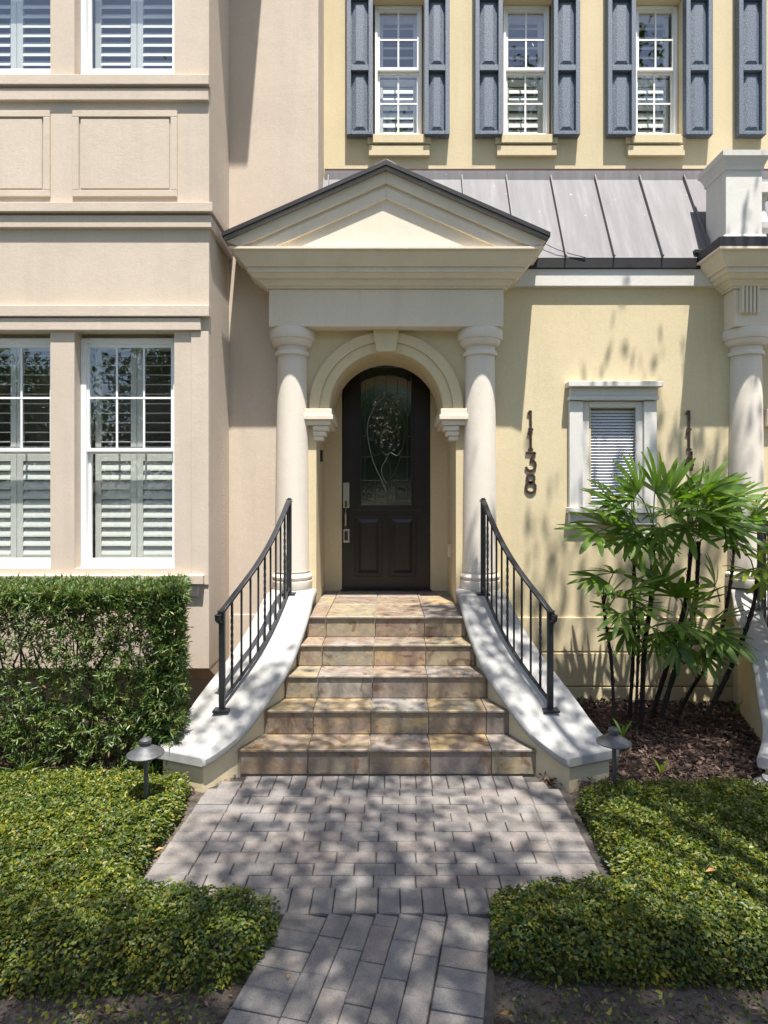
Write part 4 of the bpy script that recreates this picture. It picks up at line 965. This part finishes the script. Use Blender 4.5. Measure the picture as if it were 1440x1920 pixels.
# ---- hedge
hedge = root('hedge', (-2.3, 4.3, -0.03), 'clipped boxy green hedge with thin woody stems under the bay windows', 'hedge')
def hedge_build():
    x0, x1, y0, y1, z0, z1 = -4.1, -1.33, 3.97, 4.55, 0.02, 1.165
    n = 12500; P = RNG.uniform((x0,y0,z0),(x1,y1,z1),size=(n,3))
    P[:,0] = np.where(RNG.random(n) < 0.16, -0.338*P[:,1]-np.abs(RNG.normal(0,0.05,n)), P[:,0])
    topm = RNG.random(n) < 0.30; P[topm,2] = z1-np.abs(RNG.normal(0,0.06,topm.sum()))
    front = (~topm) & (RNG.random(n) < 0.55); P[front,1] = y0+np.abs(RNG.normal(0,0.07,front.sum()))
    hole = wob(P[:,0]*0.9, P[:,2]*0.9+3, 0.75)+0.5*wob(P[:,0],P[:,2],1.7)
    zrel = (P[:,2]-z0)/(z1-z0)
    keep = (RNG.random(n) < np.clip(0.75+0.55*hole, 0.14, 1)) | (zrel > 0.86)
    keep &= RNG.random(n) < np.where(zrel < 0.18, 0.40, 1.0)
    keep &= RNG.random(n) < np.where((zrel > 0.4) & (zrel < 0.78) & (P[:,0] < -1.6), 0.62, 1.0)
    keep &= P[:,0] < -0.337*P[:,1]
    P = P[keep]; n = len(P)
    ctr = np.array([(x0+x1)/2,(y0+y1)/2,0.5]); T = unit((P-ctr)*np.array([0.25,1.2,0.8])+RNG.normal(0,0.35,(n,3))+np.array([0,-0.1,0.45]))
    k = 13; tt = np.linspace(0,1,k)
    B = (P[:,None,:]+T[:,None,:]*tt[None,:,None]*0.085).reshape(-1,3)
    TT = np.repeat(T,k,0); D = unit(TT*0.8+rdir(n*k)*0.95)
    L = RNG.uniform(0.028,0.058,n*k)
    B[:,2] = np.minimum(B[:,2], z1+0.025+0.02*wob(B[:,0],B[:,1],1.5)+np.where(RNG.random(n*k) < 0.02, 0.045, RNG.uniform(-0.012,0.015,n*k))); B[:,0] = np.minimum(B[:,0], -0.329*B[:,1]+0.03*wob(B[:,1],B[:,2],1.6)+RNG.uniform(-0.015,0.035,n*k))
    f = leaves('foliage', B, D, rdir(n*k)+np.array([0,-0.3,0.8]), L, RNG.uniform(0.0075,0.013,n*k), M['hedge'], hedge, 0.15, 0.08)
    f['kind'] = 'stuff'
    for i in range(34):
        x = x0+0.05+(x1-x0-0.1)*(i+random.random()*0.8)/34; y = random.uniform(y0+0.12,y1-0.1); x = min(x, -0.345*y-0.05); pts = [(x,y,-0.04)]
        for k_ in range(1,6): pts.append((x+random.uniform(-0.06,0.06)*k_*0.5, y+random.uniform(-0.05,0.05), -0.04+1.08*k_/5))
        MB().tube(pts, [0.012,0.011,0.010,0.008,0.006,0.004], 6).build('stem', M['twig'], hedge)
hedge_build()
# strap-leaved tufts at the foot of the hedge
def tuft(x, y, r, label):
    n = 46; a = RNG.uniform(0,2*math.pi,n); el = RNG.uniform(0.25,1.3,n)
    D = np.c_[np.cos(a)*np.cos(el), np.sin(a)*np.cos(el), np.sin(el)]
    o = leaves('grassy_tuft', np.tile([x,y,0.0],(n,1))+RNG.normal(0,0.012,(n,3)), D, np.tile([0,0,1.0],(n,1))+RNG.normal(0,0.1,(n,3)), RNG.uniform(r*0.6,r,n), 0.013, M['hedge'], droop=0.35)
    tag(o, label, 'plant', 'grassy tufts under the hedge')
tuft(PX(458,3.95) - 0.0 if False else PX(155,3.92), 3.90, 0.17, 'small strap leaved tuft at the hedge foot beside the path light')
tuft(PX(40,3.92), 3.93, 0.2, 'larger strap leaved tuft at the shaded hedge foot under the left window')
tuft(PX(292,3.98), 3.96, 0.22, 'bright strap leaved tuft at the hedge corner by the cheek wall')

# ---- palms
def blade_mesh(name, mat, wid):
    mb = MB(); n = 7; vs = []
    for i in range(n+1):
        t = i/n; w = wid*(0.35+0.65*math.sin(min(1,t*1.7)*math.pi/2))*(1.0 if t < 0.72 else max(0.30,1-((t-0.72)/0.28)**1.5*0.7))
        z = -0.24*t*t; vs += [(t,-w/2,z+0.012*(w/wid)),(t,0,z),(t,w/2,z+0.012*(w/wid))]
    fs = []
    for i in range(n):
        b = i*3; fs += [(b,b+3,b+4,b+1),(b+1,b+4,b+5,b+2)]
    return mb.add(vs, fs).mesh(name, mat)
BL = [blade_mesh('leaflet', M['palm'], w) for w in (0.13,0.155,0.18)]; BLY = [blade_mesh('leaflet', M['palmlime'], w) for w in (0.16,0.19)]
def frond(parent, hub, pd, nrm_, L, nl, spread, lib, stem_from):
    hub = Vector(hub); pd = Vector(pd).normalized(); nv = Vector(nrm_); nv = (nv-pd*nv.dot(pd)).normalized(); sv = nv.cross(pd)
    p0 = Vector(stem_from); mid = p0.lerp(hub,0.55)+Vector((0,0,0.04))
    f = MB().tube([p0,mid,hub], [0.006,0.005,0.004], 5).build('frond', M['palm'], parent)
    for i in range(nl):
        a = (i/(nl-1)-0.5)*spread+random.uniform(-0.06,0.06)
        d = (pd*math.cos(a)+sv*math.sin(a)+nv*random.uniform(0.0,0.22)).normalized()
        u = (nv-d*nv.dot(d)).normalized(); s_ = u.cross(d)
        l = L*(1-0.22*abs(a)/(spread/2+1e-6))*random.uniform(0.88,1.1)
        m4 = Matrix((( d.x*l, s_.x*l, u.x*l, hub.x),(d.y*l, s_.y*l, u.y*l, hub.y),(d.z*l, s_.z*l, u.z*l, hub.z),(0,0,0,1)))
        o = bpy.data.objects.new('leaflet', random.choice(lib)); COL.objects.link(o); _parent(o, f); o.matrix_basis = m4
def stem(parent, pts, r):
    P = interp([tuple(p) for p in pts], 6); rs = []; n = 9
    mb = MB().tube(P, [r*(1-0.25*i/len(P))*random.uniform(0.85,1.2) for i in range(len(P))], n)
    for i in range(2, len(P)-1):                          # fibre tufts and old leaf bases
        for _ in range(4):
            p = Vector(P[i]).lerp(Vector(P[i+1]), random.random()); a = random.uniform(0,6.28); o = Vector((math.cos(a),math.sin(a),0))
            b = p+o*r*0.8; e = p+o*(r+0.018)+Vector((0,0,0.045))
            t = Vector((-o.y,o.x,0))*0.006; mb.add([b-t,b+t,e],[(0,1,2),(2,1,0)])
    mb.build('stem', M['palmstem'], parent, smooth=True)
palm = root('palm_clump', (2.35,4.9,-0.05), 'clump of dark stemmed fan palms with glossy green fronds in the mulch bed', 'palm')
YP = 4.85
def A(px, py, y=YP): return at(px, py, y)
stem(palm, [A(1151,1345,4.7),A(1146,1240,4.75),A(1133,1150),A(1132,1120)], 0.014)
stem(palm, [A(1180,1345,4.95),A(1188,1210,4.95),A(1189,1080,4.95),A(1186,1000,4.95)], 0.016)
stem(palm, [A(1192,1348),A(1196,1240),A(1198,1150)], 0.013)
stem(palm, [A(1203,1352),A(1208,1220),A(1222,1110),A(1225,985)], 0.020)
stem(palm, [A(1222,1342,5.0),A(1258,1225,5.0),A(1285,1130,5.0),A(1297,1010,5.0)], 0.021)
stem(palm, [A(1240,1342,4.9),A(1272,1235,4.9),A(1302,1140,4.9),A(1310,1015,4.9)], 0.021)
stem(palm, [A(1272,1340,5.1),A(1298,1290,5.1),A(1327,1246,5.1),A(1352,1200,5.1)], 0.015)
HUBS = [ # hub px, py, depth, direction(dx, dy, dz), length, from px, py
 (1116,1000,4.70,(-1,-0.5,-0.05),0.28,1186,990),(1140,985,4.75,(-0.5,-0.7,0.5),0.26,1186,985),(1165,952,4.85,(-0.8,-0.3,0.35),0.27,1200,980),(1195,925,4.9,(-0.4,-0.3,0.8),0.28,1222,980),
 (1228,922,4.85,(0.0,-0.5,0.8),0.27,1225,975),(1258,928,4.9,(0.35,-0.4,0.8),0.28,1290,1000),(1295,935,4.85,(0.2,-0.4,0.9),0.30,1300,1000),(1325,928,4.9,(0.6,-0.2,0.7),0.30,1308,1000),
 (1345,945,4.8,(0.9,-0.4,0.3),0.29,1310,1000),(1215,950,4.65,(-0.3,-0.9,0.1),0.27,1225,985),(1255,955,4.65,(0.1,-1,0.1),0.27,1297,1005),(1295,960,4.65,(-0.1,-1,-0.05),0.28,1300,1005),
 (1330,975,4.7,(0.6,-0.8,-0.15),0.28,1308,1010),(1365,985,4.75,(0.9,-0.5,-0.1),0.28,1312,1015),(1240,990,4.7,(0.2,-0.8,-0.5),0.24,1225,990),(1285,990,4.7,(-0.1,-0.8,-0.5),0.24,1297,1010),
 (1180,960,4.75,(-0.6,-0.7,0.2),0.26,1190,1000),(1310,935,4.75,(0.3,-0.8,0.5),0.28,1305,1000),(1190,1015,4.75,(0.0,-0.7,-0.6),0.24,1188,1000),
 (1150,1075,4.75,(-0.5,-0.7,0.35),0.24,1135,1125),(1128,1085,4.75,(-0.9,-0.5,-0.1),0.24,1133,1125),(1165,1120,4.7,(0.2,-0.8,0.4),0.23,1140,1140),(1185,1110,4.7,(0.4,-0.6,0.5),0.24,1196,1160),
 (1200,1140,4.65,(0.1,-1,0.0),0.22,1198,1165),(1160,1150,4.65,(-0.6,-0.8,-0.25),0.22,1196,1170),(1270,1120,4.75,(-0.2,-0.6,0.7),0.23,1285,1150),(1295,1140,4.8,(0.5,-0.6,0.5),0.24,1287,1160),
 (1245,1160,4.75,(-0.3,-0.9,0.1),0.24,1270,1190),(1245,1185,4.7,(0.0,-0.9,-0.4),0.22,1262,1215),(1335,1170,4.8,(0.4,-0.7,0.4),0.25,1352,1200),(1340,1190,4.75,(0.7,-0.7,-0.3),0.26,1350,1205),
 (1305,1185,4.8,(-0.6,-0.7,0.1),0.24,1348,1205),(1315,1225,4.75,(-0.1,-0.8,-0.5),0.22,1345,1210),(1275,1170,4.6,(0.3,-0.9,-0.1),0.22,1275,1210),(1220,1175,4.65,(-0.4,-0.9,-0.1),0.21,1200,1170)]
for px, py, y, d, L, sx_, sy_ in HUBS:
    d = Vector(d).normalized(); nv = Vector((random.uniform(-0.3,0.3), -0.55+random.uniform(-0.2,0.2), 0.85))
    frond(palm, A(px,py,y), d, nv, L*random.uniform(1.1,1.35), random.choice((7,8,9)), random.uniform(2.6,3.8), BL, A(sx_,sy_,y+0.08))
def frond_mass(parent, hubs, mat, wid):
    B, D, U, L = [], [], [], []
    st = MB()
    for hub, pd, nrm_, l0, nl, spread, frm in hubs:
        pd = Vector(pd).normalized(); nv = Vector(nrm_); nv = (nv-pd*nv.dot(pd)).normalized(); sv = nv.cross(pd)
        st.tube([frm, Vector(frm).lerp(hub,0.55)+Vector((0,0,0.03)), hub], [0.005,0.0045,0.004], 5)
        for i in range(nl):
            a = (i/(nl-1)-0.5)*spread+random.uniform(-0.06,0.06); d = (pd*math.cos(a)+sv*math.sin(a)+nv*random.uniform(-0.05,0.22)).normalized()
            u = (nv-d*nv.dot(d)).normalized(); s_ = u.cross(d); l = l0*(1-0.22*abs(a)/(spread/2))*random.uniform(0.88,1.1); w = l*random.choice(wid)
            prev = None; v0 = len(st.v); n = 6
            for k in range(n+1):
                t = k/n; ww = w*(0.35+0.65*math.sin(min(1,t*1.7)*math.pi/2))*(1.0 if t < 0.72 else max(0.30,1-((t-0.72)/0.28)**1.5*0.7))
                c = hub+d*l*t-u*l*0.24*t*t
                st.v += [tuple(c-s_*ww/2+u*0.012*l), tuple(c), tuple(c+s_*ww/2+u*0.012*l)]
            for k in range(n):
                b = v0+k*3; st.f += [(b,b+3,b+4,b+1),(b+1,b+4,b+5,b+2)]
    o = st.build('fronds', mat, parent); o['kind'] = 'stuff'; return o
EX = []
for i in range(37):
    if i < 25:
        px, py, y = random.uniform(1150,1385), random.uniform(918,1012), random.uniform(4.65,5.15); fx = min((1186,1225,1297,1310), key=lambda v: abs(v-px)); fy = 995; cx_, cy_ = 1262, 985
    else:
        px, py, y = random.uniform(1135,1345), random.uniform(1090,1215), random.uniform(4.65,5.0); fx = min((1133,1196,1270,1287,1350), key=lambda v: abs(v-px)); fy = py+30; cx_, cy_ = fx, 1160
    d = ((px-cx_)/90+random.uniform(-0.3,0.3), -0.45+random.uniform(-0.4,0.3), (cy_-py)/75+random.uniform(-0.2,0.3))
    EX.append((A(px,py,y), d, (random.uniform(-0.4,0.4),-0.5,0.85), random.uniform(0.24,0.34), random.choice((7,8,9)), random.uniform(2.4,3.6), A(fx,fy,y+0.08)))
frond_mass(palm, EX, M['palm'], (0.125,0.15,0.17))
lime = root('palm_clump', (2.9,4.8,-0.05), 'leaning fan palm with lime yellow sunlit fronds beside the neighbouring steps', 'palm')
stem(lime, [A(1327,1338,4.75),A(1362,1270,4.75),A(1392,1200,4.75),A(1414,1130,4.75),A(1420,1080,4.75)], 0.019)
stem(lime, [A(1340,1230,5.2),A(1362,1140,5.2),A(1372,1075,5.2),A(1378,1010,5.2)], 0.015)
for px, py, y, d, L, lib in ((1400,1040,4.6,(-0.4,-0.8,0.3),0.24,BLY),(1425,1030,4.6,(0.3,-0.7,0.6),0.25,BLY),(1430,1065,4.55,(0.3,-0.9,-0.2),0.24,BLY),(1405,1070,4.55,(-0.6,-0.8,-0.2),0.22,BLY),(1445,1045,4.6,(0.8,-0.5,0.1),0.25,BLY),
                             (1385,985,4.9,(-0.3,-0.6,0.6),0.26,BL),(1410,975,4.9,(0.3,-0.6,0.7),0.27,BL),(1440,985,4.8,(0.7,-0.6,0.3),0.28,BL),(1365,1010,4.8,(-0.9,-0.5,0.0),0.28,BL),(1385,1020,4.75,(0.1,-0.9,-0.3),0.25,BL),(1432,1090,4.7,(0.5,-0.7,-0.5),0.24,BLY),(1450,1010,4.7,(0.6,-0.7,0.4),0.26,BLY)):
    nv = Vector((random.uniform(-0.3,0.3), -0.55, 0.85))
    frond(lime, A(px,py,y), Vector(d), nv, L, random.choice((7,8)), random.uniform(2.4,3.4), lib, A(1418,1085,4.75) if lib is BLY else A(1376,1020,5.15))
# little sprout and seedlings in the mulch
def sprout(px, py, y, h, lib, label):
    b = at(px, py, y); r = root('seedling', b, label, 'plant', 'seedlings in the mulch')
    for a in (0.3, 2.2, 4.4):
        d = Vector((math.cos(a)*0.35, math.sin(a)*0.35, 1)).normalized(); u = Vector((-math.cos(a),-math.sin(a),0.3)); u = (u-d*u.dot(d)).normalized(); s_ = u.cross(d)
        o = bpy.data.objects.new('leaf', random.choice(lib)); COL.objects.link(o); _parent(o, r)
        o.matrix_basis = Matrix(((d.x*h,s_.x*h,u.x*h,b.x),(d.y*h,s_.y*h,u.y*h,b.y),(d.z*h,s_.z*h,u.z*h,b.z),(0,0,0,1)))
sprout(1240,1452,gy(1452),0.10,BLY,'tiny lime green seedling standing in sunlit mulch')
sprout(1380,1340,4.9,0.13,BL,'small dark green seedling in the mulch beside the neighbouring steps')
sprout(1168,1385,4.4,0.14,BL,'small green shoot in the mulch under the palm stems')

# ---- fallen leaves
def fallen(px, py, z, s, label):
    y = gy(py, z); n = 1; C = np.array([[PX(px,y), y, z]]); a = random.uniform(0,6.28)
    o = leaves('fallen_leaf', C, np.array([[math.cos(a),math.sin(a),0.1]]), np.array([[0.1,0.1,1.0]]), s, s*0.5, M['dryleaf']); tag(o, label, 'leaf', 'fallen leaves')
fallen(540,1836,0.006,0.03,'small orange fallen leaf on the left border of the paved walk')
fallen(1345,1632,0.16,0.06,'tan fallen leaf lying on the ground cover')
fallen(308,1590,0.01,0.05,'reddish brown fallen leaf against the left edge of the paving')
fallen(962,1905,0.0,0.05,'rust coloured fallen leaf on bare soil beside the walk')

# unseen hedge added across the street so the door glass mirrors dark green
far = root('hedge', (0,-13,0), 'long clipped hedge added out of view across the street to darken the glass reflections', 'hedge')
nf = 15000; FP = np.c_[RNG.uniform(-20,20,nf), -13+RNG.normal(0,0.35,nf), RNG.uniform(0,1.9,nf)]
leaves('foliage', FP, rdir(nf), rdir(nf)+np.array([0,0.5,0.8]), 0.2, 0.1, M['hedge'], far)['kind'] = 'stuff'
# ------------------------------------------------------------------ street trees: one shades the walk, others stand across the street
def tree(name, base, trunk_h, blobs, nclump, per, leaf, label, r0=0.16, seed=1, spread=0.30, limb=9, gaps=()):
    rng = np.random.default_rng(seed); rnd = random.Random(seed)
    r = root(name, base, label, 'tree', 'street trees'); bx_, by_, bz_ = base
    w = np.array([b[3]*b[4]*b[5] for b in blobs]); w = w/w.sum(); C = []
    for b, k in zip(blobs, [b[6] for b in blobs] if len(blobs[0]) > 6 else (w*nclump).astype(int)):
        u = unit(rng.normal(size=(k,3)))*(rng.random((k,1))**0.45); C.append(np.array(b[:3])+u*np.array(b[3:6]))
    C = np.concatenate(C)
    for gx_, gy_, gr in gaps:
        px_ = C[:,0]+SUNX*(8-C[:,2]); py_2 = C[:,1]+SUNY*(8-C[:,2]); C = C[np.hypot(px_-gx_, py_2-gy_) > gr]
    n = len(C)
    P = (C[:,None,:]+rng.normal(0,spread,(n,per,3))*np.array([1,1,0.6])).reshape(-1,3); N_ = len(P)
    D = unit(rng.normal(size=(N_,3))); Nn = rng.normal(0,0.6,(N_,3))+np.array([0,0,1.0])
    L = rng.uniform(leaf*0.7, leaf*1.3, N_)
    o = leaves('crown', P, D, Nn, L, L*0.48, M['tree'], r, 0.15, 0.12); o['kind'] = 'stuff'
    tr = MB(); top = Vector((bx_+rnd.uniform(-0.2,0.2), by_+rnd.uniform(-0.2,0.2), trunk_h))
    tr.tube([(bx_,by_,bz_-0.1),(bx_,by_,bz_+0.25),(bx_*0.6+top.x*0.4,by_*0.6+top.y*0.4,trunk_h*0.5),top], [r0*1.5,r0*1.05,r0*0.9,r0*0.75], 12)
    tr.build('trunk', M['bark'], r, smooth=True)
    for i in range(limb):
        e = Vector(C[rnd.randrange(n)]); md = top.lerp(e,0.5)+Vector((rnd.uniform(-0.2,0.2),rnd.uniform(-0.2,0.2),0.25))
        MB().tube([top-Vector((0,0,0.15)), md, e], [r0*0.5,r0*0.3,0.015], 7).build('branch', M['bark'], r, smooth=True)
SUNX, SUNY = TO_SUN.x/TO_SUN.z, TO_SUN.y/TO_SUN.z
def lift(x, y, z): return (x+SUNX*(8-z), y+SUNY*(8-z))   # where the sunbeam that reaches (x, y, z) crosses the crowns at 8 m
GAPS = [(*lift(1.32,2.60,0.15),0.46),(*lift(1.65,2.85,0.15),0.42),(*lift(1.5,3.3,0.15),0.26),(*lift(-1.35,2.85,0.15),0.36),(*lift(-1.75,3.3,0.15),0.40),(*lift(-2.2,2.9,0.15),0.38),(*lift(-1.1,2.5,0.15),0.22),(*lift(0.58,2.6,0.15),0.2),
        (*lift(-1.3,3.6,0.15),0.25),(*lift(0.25,3.9,0.1),0.26),(*lift(0.65,3.2,0),0.22),(*lift(1.0,3.3,0),0.24),(*lift(-0.35,2.45,0),0.16),(*lift(0.3,2.3,0),0.16),
        (*lift(0.0,4.3,0.3),0.18),(*lift(-0.55,4.6,0.6),0.28),(*lift(0.3,5.1,0.85),0.24),(*lift(1.15,4.1,0.3),0.22),(*lift(1.9,4.2,0),0.2),(*lift(2.3,3.3,0.15),0.24),(*lift(2.2,4.75,1.9),0.36),(*lift(2.65,4.75,1.7),0.36),(*lift(2.0,4.75,1.2),0.25)]
tree('shade_tree', (3.6,-1.4,0), 4.6, [(1.5,-0.3,8.0,2.0,1.4,0.7,165),(4.3,0.0,8.2,1.8,1.8,0.9,66),(2.6,-2.2,8.3,2.4,1.5,1.0,110),(2.9,2.4,8.0,1.6,1.0,0.4,52),(2.7,3.35,8.0,1.5,0.45,0.25,11),(0.6,1.7,7.9,1.2,0.9,0.4,20),(-0.5,1.75,7.8,0.5,0.4,0.2,5),(2.6,0.9,8.0,1.4,1.0,0.5,64),(1.5,2.9,7.9,0.5,0.35,0.25,7)], 0, 75, 0.10,
     'broad leafy shade tree on the verge whose dappled shadow falls on the walk', 0.17, 3, 0.20, 16, GAPS)
tree('shade_tree', (-4.2,-2.2,0), 4.4, [(-1.3,0.15,7.6,1.5,1.0,0.5,75),(-3.3,-0.5,7.7,1.6,1.6,0.8,54),(-4.5,-2.5,8.0,2.2,1.6,1.0,80)], 0, 75, 0.10,
     'leafy shade tree on the verge in front of the tan townhouse', 0.15, 5, 0.20, 12, GAPS)
for i, (x, y, h, s, lb) in enumerate(((-7.5,-14,9.5,3.4,'rounded tree across the street opposite the bay'),(0.8,-15,8.6,3.8,'wide tree across the street opposite the front door'),(7.5,-13.5,10,3.6,'tall tree across the street opposite the mulch bed'),(-16,-15,8,4,'large tree far along the street past the bay'),(16,-15,8,4,'large tree far along the street past the neighbouring porch'),(3.9,-18,7.5,3.4,'leafy tree added behind the wide one across the street to block reflected sky'),(-3.6,-17.5,8.5,3.6,'tall leafy tree added between the rounded and the wide tree to block reflected sky'))):  # last two added out of view to close bright sky gaps in reflections
    tree('street_tree', (x,y,0), h*0.45, [(x,y,h*0.68,s,s*0.8,h*0.30),(x+s*0.5,y+0.5,h*0.42,s*0.7,s*0.6,h*0.24),(x-s*0.5,y+0.3,h*0.42,s*0.7,s*0.6,h*0.24)], 330, 42, 0.26, lb, 0.2, 20+i, 0.45, 6)
